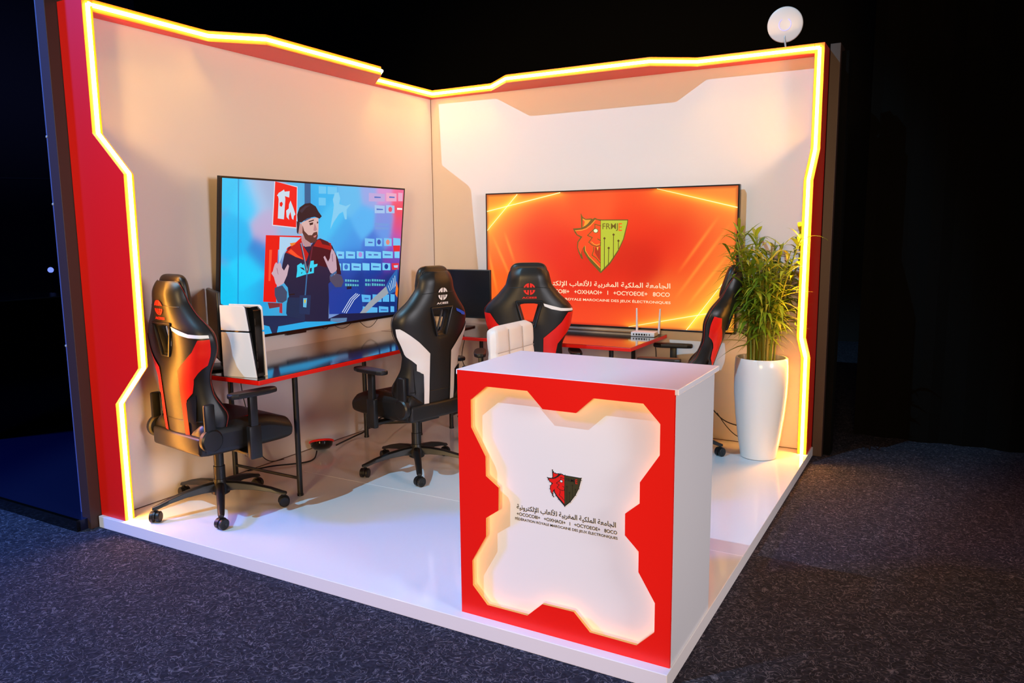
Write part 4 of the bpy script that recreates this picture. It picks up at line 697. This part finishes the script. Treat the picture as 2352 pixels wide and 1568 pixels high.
def make_chair(name, label, style, loc, face_deg, base_deg, recline=4.0, arms=True):
    face = math.radians(face_deg) - PI/2
    t = thing(name, label, 'gaming chair', loc, face, group='gaming chairs at the desks')
    acc = M_whiteleather if style == 'white' else M_redleather
    logo = M_stripe if style == 'white' else M_printred
    # star base and casters
    off = math.radians(base_deg) - math.radians(face_deg) + PI/2
    b = MB(); b.lathe([(0.030, 0.075), (0.048, 0.085), (0.050, 0.125), (0.036, 0.150), (0.032, 0.165)], M_blackplastic, seg=24)
    RB = 0.335
    for k in range(5):
        a = off + k*2*PI/5; dx, dy = math.cos(a), math.sin(a); px, py = -dy, dx
        secs = []
        for s_, hw, zt, zb in ((0.02, 0.024, 0.150, 0.098), (0.09, 0.023, 0.146, 0.104), (0.18, 0.021, 0.132, 0.100), (0.27, 0.019, 0.108, 0.084), (0.325, 0.017, 0.088, 0.068), (0.352, 0.013, 0.080, 0.066)):
            r = s_*RB/0.335
            for (u, z) in ((-hw, zb), (-hw*0.8, zt-0.006), (-hw*0.4, zt), (hw*0.4, zt), (hw*0.8, zt-0.006), (hw, zb)):
                secs.append((dx*r + px*u, dy*r + py*u, z))
        n = 6; fs = [(i*n+j, (i+1)*n+j, (i+1)*n+(j+1) % n, i*n+(j+1) % n) for i in range(5) for j in range(n)] + [list(range(n)), [5*n+j for j in range(n)][::-1]]
        b.add(secs, fs, M_blackplastic, smooth=True)
    b.build('star_base', t, bevel=0.002)
    for k in range(5):
        a = off + k*2*PI/5; cx_, cy_ = math.cos(a)*RB, math.sin(a)*RB
        sw = a + 0.9 + k*1.3
        T = Matrix.Translation((cx_, cy_, 0)) @ Matrix.Rotation(sw, 4, 'Z')
        c = MB(); c.lathe([(0.006, 0.04), (0.006, 0.074)], M_black, T=T, seg=10)
        # hood
        hood = [(0.031*math.cos(math.radians(q)), 0.031+0.031*math.sin(math.radians(q))) for q in range(-10, 191, 20)]
        c.prism(hood, -0.006, 0.006, 'xz', M_blackplastic, T=T)
        co = c.build('caster', t)
        for s_ in (-1, 1):
            w = MB(); TT = T @ Matrix.Translation((0, s_*0.0165, 0.0285)) @ Matrix.Rotation(PI/2, 4, 'X')
            w.lathe([(0.006, -0.0105), (0.024, -0.0105), (0.0285, -0.007), (0.0285, 0.007), (0.024, 0.0105), (0.010, 0.0105), (0.006, 0.008)], M_blackplastic, T=TT, seg=20)
            w.build('wheel', co)
    b = MB(); b.lathe([(0.030, 0.15), (0.030, 0.235), (0.026, 0.237), (0.026, 0.315), (0.019, 0.317), (0.019, 0.345)], M_blackplastic, seg=20); b.build('gas_lift', t)
    b = MB(); b.rbox(-0.08, -0.13, 0.332, 0.08, 0.10, 0.361, M_black, 0.006); b.tube([(0.06, 0.02, 0.345), (0.16, 0.03, 0.338), (0.24, 0.035, 0.332)], 0.006, M_black, seg=8)
    b.rbox(0.215, 0.02, 0.318, 0.29, 0.05, 0.340, M_blackplastic, 0.006)
    b.build('tilt_mechanism', t)
    # seat
    def seat_sec(y):
        w = 0.245 + 0.018*sstep(-0.2, 0.05, y); top = 0.492 - 0.008*sstep(0.2, 0.3, y) ; wing = 0.042*(1-sstep(0.12, 0.29, y)) ; bot = 0.360 + 0.004*sstep(0.2, 0.3, y)
        return w, top, wing, bot
    ys = [-0.215, -0.20, -0.15, -0.08, 0.0, 0.08, 0.16, 0.22, 0.265, 0.288, 0.296]
    us = [-1, -0.96, -0.86, -0.74, -0.62, -0.4, 0, 0.4, 0.62, 0.74, 0.86, 0.96, 1]
    vs = []; n = len(us)
    for j, y in enumerate(ys):
        w, top, wing, bot = seat_sec(y); k = 1.0
        if j == 0: k = 0.7
        if j == len(ys)-2: k = 0.97
        if j == len(ys)-1: k = 0.82
        mid = (top+bot)/2
        for u in us:
            a = abs(u); z = top + wing*sstep(0.55, 0.8, a) - 0.045*sstep(0.88, 1.0, a)
            vs.append((u*w*(0.97 if k < 0.8 else 1), y, mid + (z-mid)*k))
        for u in us:
            a = abs(u); z = bot + 0.02*sstep(0.85, 1, a); vs.append((u*w*0.98*(0.97 if k < 0.8 else 1), y, mid + (z-mid)*k))
    S = 2*n; fs = []
    for j in range(len(ys)-1):
        for i in range(n-1):
            a = j*S+i; fs.append((a, a+1, a+S+1, a+S)); a += n; fs.append((a+1, a, a+S, a+S+1))
        a = j*S; fs.append((a+n, a, a+S, a+n+S)); a = j*S+n-1; fs.append((a, a+n, a+n+S, a+S))
    for j, r in ((0, False), (len(ys)-1, True)):
        for i in range(n-1):
            f = [j*S+i, j*S+n+i, j*S+n+i+1, j*S+i+1]; fs.append(f[::-1] if r else f)
    b = MB(); b.add(vs, fs, M_leather, smooth=True); b.build('seat', t, subsurf=1)
    for s_ in (-1, 1):
        b = MB(); pts = [(s_*0.165, y, seat_sec(y)[1]+seat_sec(y)[2]*0.42+0.008) for y in (-0.12, -0.05, 0.02, 0.09)]
        vs = []
        for (x, y, z), hw in zip(pts, (0.028, 0.022, 0.014, 0.004)):
            vs += [(x-hw, y, z-0.004*s_), (x+hw, y, z+0.004*s_)]
        fs = [(2*i, 2*i+1, 2*i+3, 2*i+2) for i in range(3)]
        b.add(vs, fs, acc); b.build('seat_accent', t)
    # backrest
    br = MB(); T = Matrix.Translation((0, -0.165, 0.425)) @ Matrix.Rotation(math.radians(recline), 4, 'X')
    b = backrest_mesh(); back = b.build('backrest', t, subsurf=1); back.matrix_local = T
    A = [(0.285, 0.495), (0.262, 0.498), (0.215, 0.462), (0.160, 0.418), (0.085, 0.346), (0.085, 0.03), (0.118, 0.03), (0.125, 0.226), (0.165, 0.245), (0.165, 0.285), (0.225, 0.345), (0.285, 0.40)]
    if style != 'white':
        A = [(0.285, 0.535), (0.245, 0.535), (0.205, 0.475), (0.160, 0.435), (0.088, 0.378), (0.085, 0.03), (0.118, 0.03), (0.125, 0.226), (0.165, 0.265), (0.180, 0.335), (0.225, 0.385), (0.285, 0.44)]
    for poly in (mirror(A), A):
        p = MB(); drape(p, poly, acc, 0.0028); p.build('accent_panel', back)
    st = [(0.088, 0.600), (0.094, 0.582), (0.14, 0.562), (0.20, 0.548), (0.285, 0.541), (0.285, 0.556), (0.2, 0.566), (0.145, 0.583)]
    if style != 'white':
        p = MB(); drape(p, st, M_stripe, 0.0035, step=0.015); p.build('stripe', back)
    else:
        p = MB(); drape(p, [(q[0]+0.03, q[1]) for q in st[:3]] + [(0.17, 0.556), (0.215, 0.546), (0.215, 0.562)] + [(q[0]+0.02, q[1]) for q in st[7:]], M_blue, 0.0035, step=0.015); p.build('stripe', back)
    for s_ in (-1, 1):
        q = [(0.128, 0.12), (0.175, 0.10), (0.182, 0.255), (0.150, 0.240), (0.128, 0.215)]
        p = MB(); drape(p, q if s_ > 0 else mirror(q), M_blackplastic, 0.009); p.build('strap_anchor', back)
    # rim of the opening
    rim = [(-0.082, 0.612), (0.082, 0.612), (0.034, 0.448), (-0.034, 0.448)]
    p = MB(); p.tube([(x, rear_y(x, z)-0.001, z) for x, z in rim + [rim[0], rim[1]]], 0.0075, M_blackplastic, seg=8)
    p.tube([(x*0.8, front_y(x, z)+0.001, (z-0.53)*0.86+0.53) for x, z in rim + [rim[0], rim[1]]], 0.007, M_blackplastic, seg=8)
    p.build('opening_rim', back)
    # emblem and word on the head
    e = MB(); c = (0.0, 0.692); r = 0.037
    def q_(pts): drape(e, pts, logo, 0.0045, step=0.012)
    for s_ in (-1, 1):
        fl = (lambda P: P) if s_ > 0 else mirror
        q_(fl([(0.003, 0.702)] + [(0.003, 0.729)] + arc(c, r, 84, 16, 6) + [(0.026, 0.702), (0.017, 0.714), (0.017, 0.702)][0:3]))
        q_(fl([(0.003, 0.686), (0.013, 0.686), (0.013, 0.670), (0.020, 0.672), (0.020, 0.686)] + arc(c, r, -10, -84, 6)))
    text_on_back(e, 'ACEES', -0.046, 0.046, 0.632, 0.644, logo)
    e.build('emblem', back)
    # seams
    for zz, ww, cu in ((0.700, 0.134, 0.006), (0.118, 0.2, 0.0)):
        s = MB(); s.tube([(x, rear_y(x, zz+cu*math.cos(x*20))-0.0005, zz+cu*math.cos(x*20)) for x in [i*ww/10 for i in range(-10, 11)]], 0.0016, M_black, seg=5); s.build('seam', back)
    for s_ in (-1, 1):
        p = MB(); pts = []
        for z in [0.03+0.78*i/40 for i in range(41)]:
            w = interp(WT, z); yf = front_y(w, z); yr = rear_y(w, z); pts.append((s_*w*1.002, yr*0.45+yf*0.55 + 0.25*(yf-yr)*0.5, z))
        p.tube(pts, 0.0019, M_redpipe if style != 'white' else M_leather, seg=6); p.build('piping', back)
    # head pillow in front of the shell
    p = MB(); T2 = Matrix.Translation((0, 0.038, 0.736)) @ Matrix.Diagonal((1, 1, 1, 1))
    bm = bmesh.new(); bmesh.ops.create_uvsphere(bm, u_segments=24, v_segments=16, radius=1)
    for v in bm.verts:
        x, y, z = v.co; sx = math.copysign(abs(x)**0.42, x); sz = math.copysign(abs(z)**0.42, z); sy = math.copysign(abs(y)**0.8, y)
        k = 1 - 0.10*max(0, sz)
        v.co = Vector((sx*0.128*k, sy*0.030, sz*0.112))
    p.bm(bm, M_leather, T2, True); p.build('head_cushion', back)
    # hinges, arms
    for s_ in (-1, 1):
        p = MB(); TT = Matrix.Translation((s_*0.262, -0.185, 0.455)) @ Matrix.Rotation(PI/2, 4, 'Y')
        p.lathe([(0.05, -0.020), (0.058, -0.012), (0.058, 0.012), (0.05, 0.020), (0.02, 0.022)], M_blackplastic, T=TT, seg=24)
        p.rbox(s_*0.262-0.014, -0.215, 0.455, s_*0.262+0.014, -0.160, 0.64, M_blackplastic, 0.01)
        p.build('hinge_cover', t)
        if not arms: continue
        a = MB(); x = s_*0.315
        a.rbox(min(s_*0.06, x), -0.01, 0.344, max(s_*0.06, x), 0.05, 0.3585, M_black, 0.003)
        a.rbox(x-0.017, -0.012, 0.325, x+0.017, 0.058, 0.50, M_blackplastic, 0.008)
        a.rbox(x-0.014, 0.0, 0.49, x+0.014, 0.045, 0.655, M_blackplastic, 0.006)
        ar = a.build('armrest_post', t)
        a = MB(); out = [(0.0, -0.125), (0.024, -0.122), (0.040, -0.09), (0.045, 0.0), (0.042, 0.09), (0.028, 0.140), (0.0, 0.150), (-0.026, 0.140), (-0.038, 0.09), (-0.038, 0.0), (-0.036, -0.09), (-0.022, -0.122)]
        a.prism([(x + s_*q[0], q[1]+0.015) for q in out], 0.655, 0.682, 'xy', M_blackplastic); a.build('armrest_pad', t, bevel=0.009, bseg=3)
    # rear lower cover
    p = MB(); p.rbox(-0.235, -0.232, 0.372, 0.235, -0.185, 0.468, M_leather, 0.016, seg=3); p.build('rear_cover', t)
    return t
make_chair('gaming_chair', 'black gaming chair with red accents by the left fin, back lit yellow', 'red', (0.388, -2.60, 0), 81, -112)
make_chair('gaming_chair', 'black gaming chair with white accent panels facing the left television', 'white', (0.924, -1.55, 0), 168, -123)
make_chair('gaming_chair', 'black gaming chair with red accent and white stripe behind the white chair', 'red', (1.345, -0.86, 0), 121, -90)
make_chair('gaming_chair', 'brownish black gaming chair seen from its side next to the potted palm', 'red', (2.185, -0.44, 0), 190, 8, recline=18)

# ================================================================== WHITE CHAIR BEHIND THE COUNTER
wc = thing('swivel_chair', 'white quilted low-back swivel chair standing behind the counter', 'office chair', (1.86, -1.545, 0), -PI/2)
# local: forward +Y ; faces +x in the world
b = MB(); n = 25; rows = 28; W2 = 0.235; vs = []
for side in (0, 1):
    for j in range(rows):
        for i in range(n):
            u = -1 + 2*i/(n-1); v = j/(rows-1); x = u*W2; z = 0.52 + v*0.435
            # rounded corners
            cu = abs(u); k = 1.0
            if v > 0.82 and cu > 0.7:
                dd = math.hypot((cu-0.7)/0.3, (v-0.82)/0.18)
                if dd > 1: x = math.copysign((0.7 + 0.3*(cu-0.7)/0.3/dd)*W2, u); z = 0.52 + (0.82 + 0.18*((v-0.82)/0.18)/dd)*0.435
            q = 0.012*(abs(math.sin(PI*(u+1)*1.5))**0.35 * abs(math.sin(PI*v*3))**0.35)
            edge = min(1.0, (1-cu)/0.12, (1-v)/0.09, (v+0.02)/0.09)
            th = 0.026*math.sqrt(max(0.0, 1-(1-edge)**2)) if edge < 1 else 0.026
            y = -0.235 + (th + q if side == 0 else -th - q)
            vs.append((x, y - 0.05*(z-0.52), z))
fs = []; S = n*rows
for j in range(rows-1):
    for i in range(n-1):
        a = j*n+i; fs.append((a+1, a, a+n, a+n+1)); fs.append((S+a, S+a+1, S+a+n+1, S+a+n))
rim = [i for i in range(n)] + [j*n+n-1 for j in range(1, rows)] + [(rows-1)*n+i for i in range(n-2, -1, -1)] + [j*n for j in range(rows-2, 0, -1)]
for a, c in zip(rim, rim[1:]+rim[:1]): fs.append((a, S+a, S+c, c)[::-1])
b.add(vs, fs, M_whiteleather, smooth=True); bk = b.build('backrest', wc, subsurf=1)
M_seam = mat('quilt_seam_grey', 'b4aaa8', 0.7)
for u in (-1/3, 1/3):
    b = MB(); b.tube([(u*W2, -0.235+0.0325 - 0.05*(z-0.52), z) for z in [0.55+0.38*i/10 for i in range(11)]], 0.0022, M_seam, seg=5); b.build('quilt_seam', bk)
for z in (0.67, 0.81):
    b = MB(); b.tube([(u*W2, -0.235+0.0325 - 0.05*(z-0.52), z) for u in [-0.88+1.76*i/10 for i in range(11)]], 0.0022, M_seam, seg=5); b.build('quilt_seam', bk)
b = MB(); b.rbox(-0.22, -0.22, 0.44, 0.22, 0.21, 0.52, M_whiteleather, 0.03, seg=4); b.build('seat', wc)
b = MB(); b.rbox(-0.03, -0.275, 0.40, 0.03, -0.26, 0.62, M_silver, 0.004); b.rbox(-0.03, -0.27, 0.40, 0.03, 0.05, 0.415, M_silver, 0.004); b.build('back_support', wc)
b = MB(); b.lathe([(0.028, 0.05), (0.028, 0.25), (0.018, 0.252), (0.018, 0.42), (0.06, 0.425), (0.06, 0.44)], M_silver, seg=20); b.build('gas_lift', wc)
b = MB(); b.lathe([(0.21, 0.0), (0.212, 0.008), (0.15, 0.022), (0.03, 0.05), (0.028, 0.06)], M_silver, seg=36); b.build('round_base', wc)

# ================================================================== MONITORS
def monitor(label, loc, rz, w, h, zb):
    t = thing('monitor', label, 'monitor', loc, rz, group='black monitors on the desks')
    b = MB(); b.rbox(-w/2, 0.0, zb, w/2, 0.022, zb+h, M_blackplastic, 0.006); b.rbox(-w*0.3, 0.02, zb+h*0.2, w*0.3, 0.055, zb+h*0.8, M_blackplastic, 0.015); b.build('casing', t)
    b = MB(); b.box(-w/2+0.007, -0.0012, zb+0.016, w/2-0.007, 0.0005, zb+h-0.007, M_monitorscreen); b.build('screen', t)
    b = MB(); b.rbox(-0.03, 0.03, 0.008, 0.03, 0.055, zb+h*0.5, M_blackplastic, 0.006); b.build('stand', t)
    b = MB(); b.rbox(-0.12, -0.06, 0.0, 0.12, 0.12, 0.012, M_blackplastic, 0.005); b.build('foot', t)
    return t
monitor('wide black monitor on the desk behind the white-accented gaming chair', (0.43, -0.36, 0.728), math.radians(3), 0.64, 0.37, 0.085)
monitor('black monitor seen edge on beside the white games console', (0.215, -2.44, 0.728), math.radians(-32), 0.40, 0.375, 0.062)

# ================================================================== CONSOLE
cs = thing('games_console', 'white and black upright games console on the near end of the left desk', 'games console', (0.560, -2.53, 0.728), math.radians(9))
HC = 0.375
b = MB(); b.prism([(-0.10, 0.004), (0.098, 0.004), (0.092, 0.35), (0.075, 0.368), (-0.10, 0.368)], -0.030, 0.030, 'xz', M_blackgloss)
for k in range(6): b.box(0.092, -0.026, 0.05+k*0.045, 0.0985-0.0006*k, -0.022, 0.085+k*0.045, M_black)
b.build('body', cs, bevel=0.003)
for s_, prof in ((-1, 0), (1, 1)):
    for k, (z0, z1) in enumerate(((0.0, 0.235), (0.243, HC))):
        def xr(z): return (0.098 - 0.055*(z/HC)**1.0) if s_ < 0 else 0.108 - 0.012*(z/HC)
        p = [(-0.115, z0)] + [(xr(z0+(z1-z0)*i/6), z0+(z1-z0)*i/6) for i in range(7)]
        if k == 1: p = p[:-1] + [(xr(z1-0.012), z1-0.012), (xr(z1)-0.014, z1)]
        p += [(-0.115, z1)]
        b = MB(); y0 = s_*0.031; y1 = s_*(0.040)
        b.prism(p, min(y0, y1), max(y0, y1), 'xz', M_device); b.build('side_plate', cs, bevel=0.003)

# ================================================================== ROUTER
rt = thing('wifi_router', 'white router with two upright antennas on the desk end by the orange television', 'router', (1.905, -0.16, 0.728), math.radians(4))
b = MB(); b.rbox(-0.085, -0.055, 0.002, 0.085, 0.055, 0.032, M_device, 0.004); b.build('body', rt)
b = MB()
for i, w in enumerate((0.008, 0.012, 0.012, 0.012, 0.012, 0.006, 0.006)): b.box(-0.068+i*0.019, -0.0565, 0.010, -0.068+i*0.019+w, -0.0545, 0.022, M_black)
b.build('port', rt)
for x, dx in ((-0.07, -0.004), (0.09, 0.006)):
    b = MB(); b.tube([(x, 0.045, 0.012), (x, 0.05, 0.04)], 0.007, M_device, seg=10); b.tube([(x, 0.05, 0.035), (x+dx, 0.05, 0.19)], 0.0075, M_device, seg=10, radii=[0.0085, 0.006]); b.build('antenna', rt)

# ================================================================== ACCESS POINT ON THE LEDGE
ap = thing('wireless_access_point', 'round white disc device on a short post above the right ledge', 'access point', (2.76, -0.05, HT))
b = MB(); b.tube([(0.01, 0, 0.0), (0.0, 0.0, 0.06), (0.0, 0.015, 0.13)], 0.006, M_silver, seg=10); b.rbox(-0.02, -0.02, 0.0, 0.03, 0.02, 0.006, M_silver, 0.002); b.build('post', ap)
nrm = Vector((0.10, -0.93, -0.12)).normalized()
T = Matrix.Translation((0.0, 0.0, 0.145)) @ nrm.to_track_quat('Z', 'Y').to_matrix().to_4x4()
b = MB(); b.lathe([(0.085, -0.018), (0.104, -0.012), (0.107, 0.0), (0.104, 0.006), (0.095, 0.009), (0.001, 0.012)], M_device, T=T, seg=48); b.build('housing', ap)
b = MB(); pts = [T @ Vector((0.036*math.cos(a), 0.036*math.sin(a), 0.0118)) for a in [math.radians(q) for q in range(120, 421, 12)]]
b.tube(pts, 0.0032, M_bluering, seg=8); b.build('light_ring', ap)

# ================================================================== POTTED PALM
def palm(label, loc, seed, n_st, hmax, pot=True, dark=False, spread=0.16):
    random.seed(seed)
    t = thing('potted_palm', label, 'potted plant', loc)
    ph = 0.655
    b = MB(); prof = [(0.100, 0.0), (0.112, 0.004), (0.132, 0.12), (0.152, 0.28), (0.164, 0.42), (0.167, 0.52), (0.165, 0.60), (0.161, ph-0.004), (0.158, ph), (0.147, ph), (0.147, ph-0.05), (0.02, ph-0.055)]
    b.lathe(prof, M_pot if not dark else M_black, seg=64); b.build('pot', t)
    b = MB(); b.lathe([(0.146, ph-0.045), (0.09, ph-0.035), (0.01, ph-0.03)], M_soil, seg=24); b.build('soil', t)
    for k in range(n_st):
        a = random.uniform(0, 2*PI); r = 0.085*math.sqrt(random.random()); bx, by = r*math.cos(a), r*math.sin(a)
        h = random.uniform(0.42, hmax); la = a + random.uniform(-0.5, 0.5); sp = random.uniform(0.15, 1.0)*spread*(h/hmax)
        f = MB(); P = []
        for i in range(9):
            v = i/8; P.append(Vector((bx + math.cos(la)*sp*v**1.8, by + math.sin(la)*sp*v**1.8, ph-0.04 + h*v)))
        g0 = (0.12, 0.16, 0.015); g1 = (0.30, 0.30, 0.03)
        i0 = len(f.v); f.tube(P, 0.005, M_leaf, seg=6, radii=[0.0075-0.0045*i/8 for i in range(9)])
        f.col = True; f.c = [tuple(g1[q]*(0.6+0.4*random.random()) for q in range(3))]*len(f.v)
        nl = int(11 + h*16)
        for j in range(nl):
            v = 0.40 + 0.60*(j+0.5)/nl if random.random() < 0.85 else random.uniform(0.22, 0.5)
            i = min(7, int(v*8)); fr_ = v*8-i; p0 = P[i].lerp(P[i+1], fr_)
            an = j*2.4 + random.uniform(-0.5, 0.5); ln = random.uniform(0.17, 0.31)*(1.1-0.35*v); wd = random.uniform(0.009, 0.0165)
            up = random.uniform(0.25, 0.95) + 0.5*(v > 0.9); dr = random.uniform(0.3, 1.3)
            d0 = Vector((math.cos(an), math.sin(an), up)).normalized(); pts = []
            sgm = 6
            for s_ in range(sgm+1):
                q = s_/sgm; p = p0 + d0*ln*q; p.z -= dr*ln*q*q*0.62
                if not dark: p.y = min(p.y, 0.262 if p.x > -0.16 else 0.17); p.x = min(p.x, 0.205) if p.y > -0.07 else p.x
                pts.append(p)
            side = d0.cross(Vector((0, 0, 1))).normalized(); vs = []
            for s_, p in enumerate(pts):
                q = s_/sgm; w = wd*math.sin(PI*min(1, 0.12+0.88*q))**0.7 if q < 1 else 0.0004
                w = max(0.0004, w*(1 if q < 0.5 else (1-(q-0.5)*1.7 if q < 1 else 0.02)))
                nn = Vector((0, 0, 0.25*w)); vs += [p-side*w+nn, p.copy(), p+side*w+nn]
            fs = []
            for s_ in range(sgm):
                o_ = s_*3; fs += [(o_, o_+1, o_+4, o_+3), (o_+1, o_+2, o_+5, o_+4)]
            c = random.random(); col = (0.10+0.17*c, 0.19+0.20*c, 0.012+0.012*c)
            if random.random() < 0.16: col = (0.48, 0.46, 0.04)
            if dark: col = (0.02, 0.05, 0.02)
            f.add(vs, fs, M_leaf, color=col, smooth=True)
        f.build('frond', t)
    return t
palm('leafy green palm in a tall glossy white pot beside the right lit fin', (2.738, -0.285, 0), 7, 44, 0.86, spread=0.21)
palm('dim dark palm in the unlit hall behind the left partition', (-4.2, 0.05, -0.061), 11, 14, 0.95, dark=True, spread=0.4)

# ================================================================== SMALL THINGS
def cable(name, label, pts, r=0.003, m=M_black, sub=8):
    P = [Vector(p) for p in pts]; out = []
    for i in range(len(P)-1):
        p0 = P[max(i-1, 0)]; p1 = P[i]; p2 = P[i+1]; p3 = P[min(i+2, len(P)-1)]
        for k in range(sub):
            t = k/sub; out.append(0.5*((2*p1) + (p2-p0)*t + (2*p0-5*p1+4*p2-p3)*t*t + (3*p1-p0-3*p2+p3)*t**3))
    out.append(P[-1]); b = MB(); b.tube(out, r, m, seg=7)
    o = b.build(name); tag(o, label, 'cable'); return o
dk = thing('round_power_hub', 'bowl-shaped black device with a red rim on the floor by the left wall', 'power hub', (0.10, -1.52, 0))
T = Matrix.Translation((0, 0, 0.058)) @ Vector((-0.30, 0.28, 0.91)).normalized().to_track_quat('Z', 'Y').to_matrix().to_4x4()
b = MB(); b.lathe([(0.012, -0.048), (0.050, -0.043), (0.070, -0.026), (0.077, 0.004), (0.070, 0.010), (0.01, 0.012)], M_blackgloss, T=T, seg=40); b.build('disc', dk)
b = MB(); b.tube([T @ Vector((0.077*math.cos(a), 0.077*math.sin(a), 0.006)) for a in [2*PI*i/36 for i in range(37)]], 0.0075, M_redtop, seg=8, cap=False); b.build('rim', dk)
cable('power_cable', 'black cable running along the left wall foot from the red-rimmed disc', [(0.14, -1.42, 0.02), (0.10, -1.3, 0.012), (0.075, -1.15, 0.012), (0.09, -1.05, 0.03), (0.12, -0.9, 0.10), (0.11, -0.75, 0.06), (0.10, -0.5, 0.008)], 0.0055)
cable('power_cable', 'black cable looping on the floor between desk leg and red-rimmed disc', [(0.03, -2.10, 0.012), (0.06, -2.02, 0.01), (0.10, -1.95, 0.012), (0.20, -1.8, 0.006), (0.20, -1.7, 0.006), (0.15, -1.62, 0.03)], 0.005)
cable('power_cable', 'thin cable hanging from the left desk down along the wall', [(0.06, -2.15, 0.70), (0.05, -2.12, 0.5), (0.06, -2.08, 0.30), (0.05, -2.02, 0.12), (0.04, -1.93, 0.03), (0.03, -1.80, 0.006)], 0.003)
cable('power_cable', 'thin cable hanging beside the desk leg behind the white chair', [(0.47, -0.25, 0.70), (0.44, -0.28, 0.50), (0.47, -0.27, 0.35), (0.45, -0.3, 0.15), (0.40, -0.3, 0.004)], 0.003)
cable('power_cable', 'dark cable crossing low behind the tall white pot', [(2.10, -0.05, 0.42), (2.30, -0.06, 0.30), (2.45, -0.06, 0.16), (2.62, -0.05, 0.12), (2.75, -0.03, 0.11)], 0.004)
cable('power_cable', 'thin curved cable sagging from the wall toward the white pot', [(2.40, -0.04, 0.20), (2.47, -0.06, 0.12), (2.54, -0.06, 0.06), (2.63, -0.06, 0.035)], 0.003)
cable('power_cable', 'cable dropping from the desk end below the router', [(1.94, -0.05, 0.70), (1.95, -0.04, 0.55), (1.93, -0.05, 0.40), (1.96, -0.04, 0.2), (1.94, -0.05, 0.004)], 0.003)
hs = thing('headset', 'dark headset lying on the desk beneath the wide monitor', 'headset', (0.60, -0.60, 0.728))
b = MB(); b.tube([(0.05*math.cos(a), 0.0, 0.045+0.045*math.sin(a)) for a in [math.radians(q) for q in range(-20, 201, 15)]], 0.006, M_blackplastic, seg=8); b.build('headband', hs)
for s_ in (-1, 1):
    b = MB(); b.lathe([(0.022, -0.012), (0.030, -0.006), (0.030, 0.006), (0.022, 0.012)], M_blackplastic, T=Matrix.Translation((s_*0.05, 0, 0.032)) @ Matrix.Rotation(PI/2, 4, 'Y'), seg=20); b.build('ear_cup', hs)
# hall clutter in the dark
b = MB(); b.box(-3.35, -2.5, -0.061, -2.3, -1.6, 1.0, M_blackgloss); tag(b.build('equipment_case', bevel=0.01), 'black case at the far left edge on the neighbouring platform', 'case')
b = MB(); b.tube([(-6.0, -3.5, 2.03), (-6.0, 1.5, 2.20)], 0.012, mat('violet_grey_pipe', '5a5680', 0.4), seg=10); tag(b.build('truss_pipe'), 'thin horizontal pipe crossing the dark hall at the far left', 'pipe')
lp = thing('indicator_lamp', 'tiny blue lamp on a thin dark stand in the hall left of the partition', 'lamp', (-6.0, 0.25, -0.061))
b = MB(); bm = bmesh.new(); bmesh.ops.create_icosphere(bm, subdivisions=2, radius=0.035); b.bm(bm, mat('blue_lamp', 'ffffff', 0.4, emit='7890ff', strength=1.2), Matrix.Translation((0, 0, 1.11)), True); b.build('bulb', lp)
b = MB(); b.tube([(0, 0, 0.0), (0, 0, 1.08)], 0.012, M_black, seg=8); b.lathe([(0.15, 0), (0.15, 0.015), (0.01, 0.02)], M_black, seg=20); b.build('stand', lp)
b = MB(); b.box(-5.2, -1.6, -0.0605, -5.08, 1.6, -0.055, mat('floor_tape_grey', '56586e', 0.7)); tag(b.build('floor_tape'), 'pale tape line on the dark floor far left', 'floor tape')
b = MB(); b.rbox(3.05, 0.42, -0.061, 3.10, 0.5, 0.0, M_blackplastic, 0.01); b.rbox(3.06, 0.405, -0.02, 3.075, 0.42, -0.008, M_silver, 0.002)
tag(b.build('cable_clamp'), 'small dark clamp with a shiny bolt by the foot of the right upright', 'clamp')
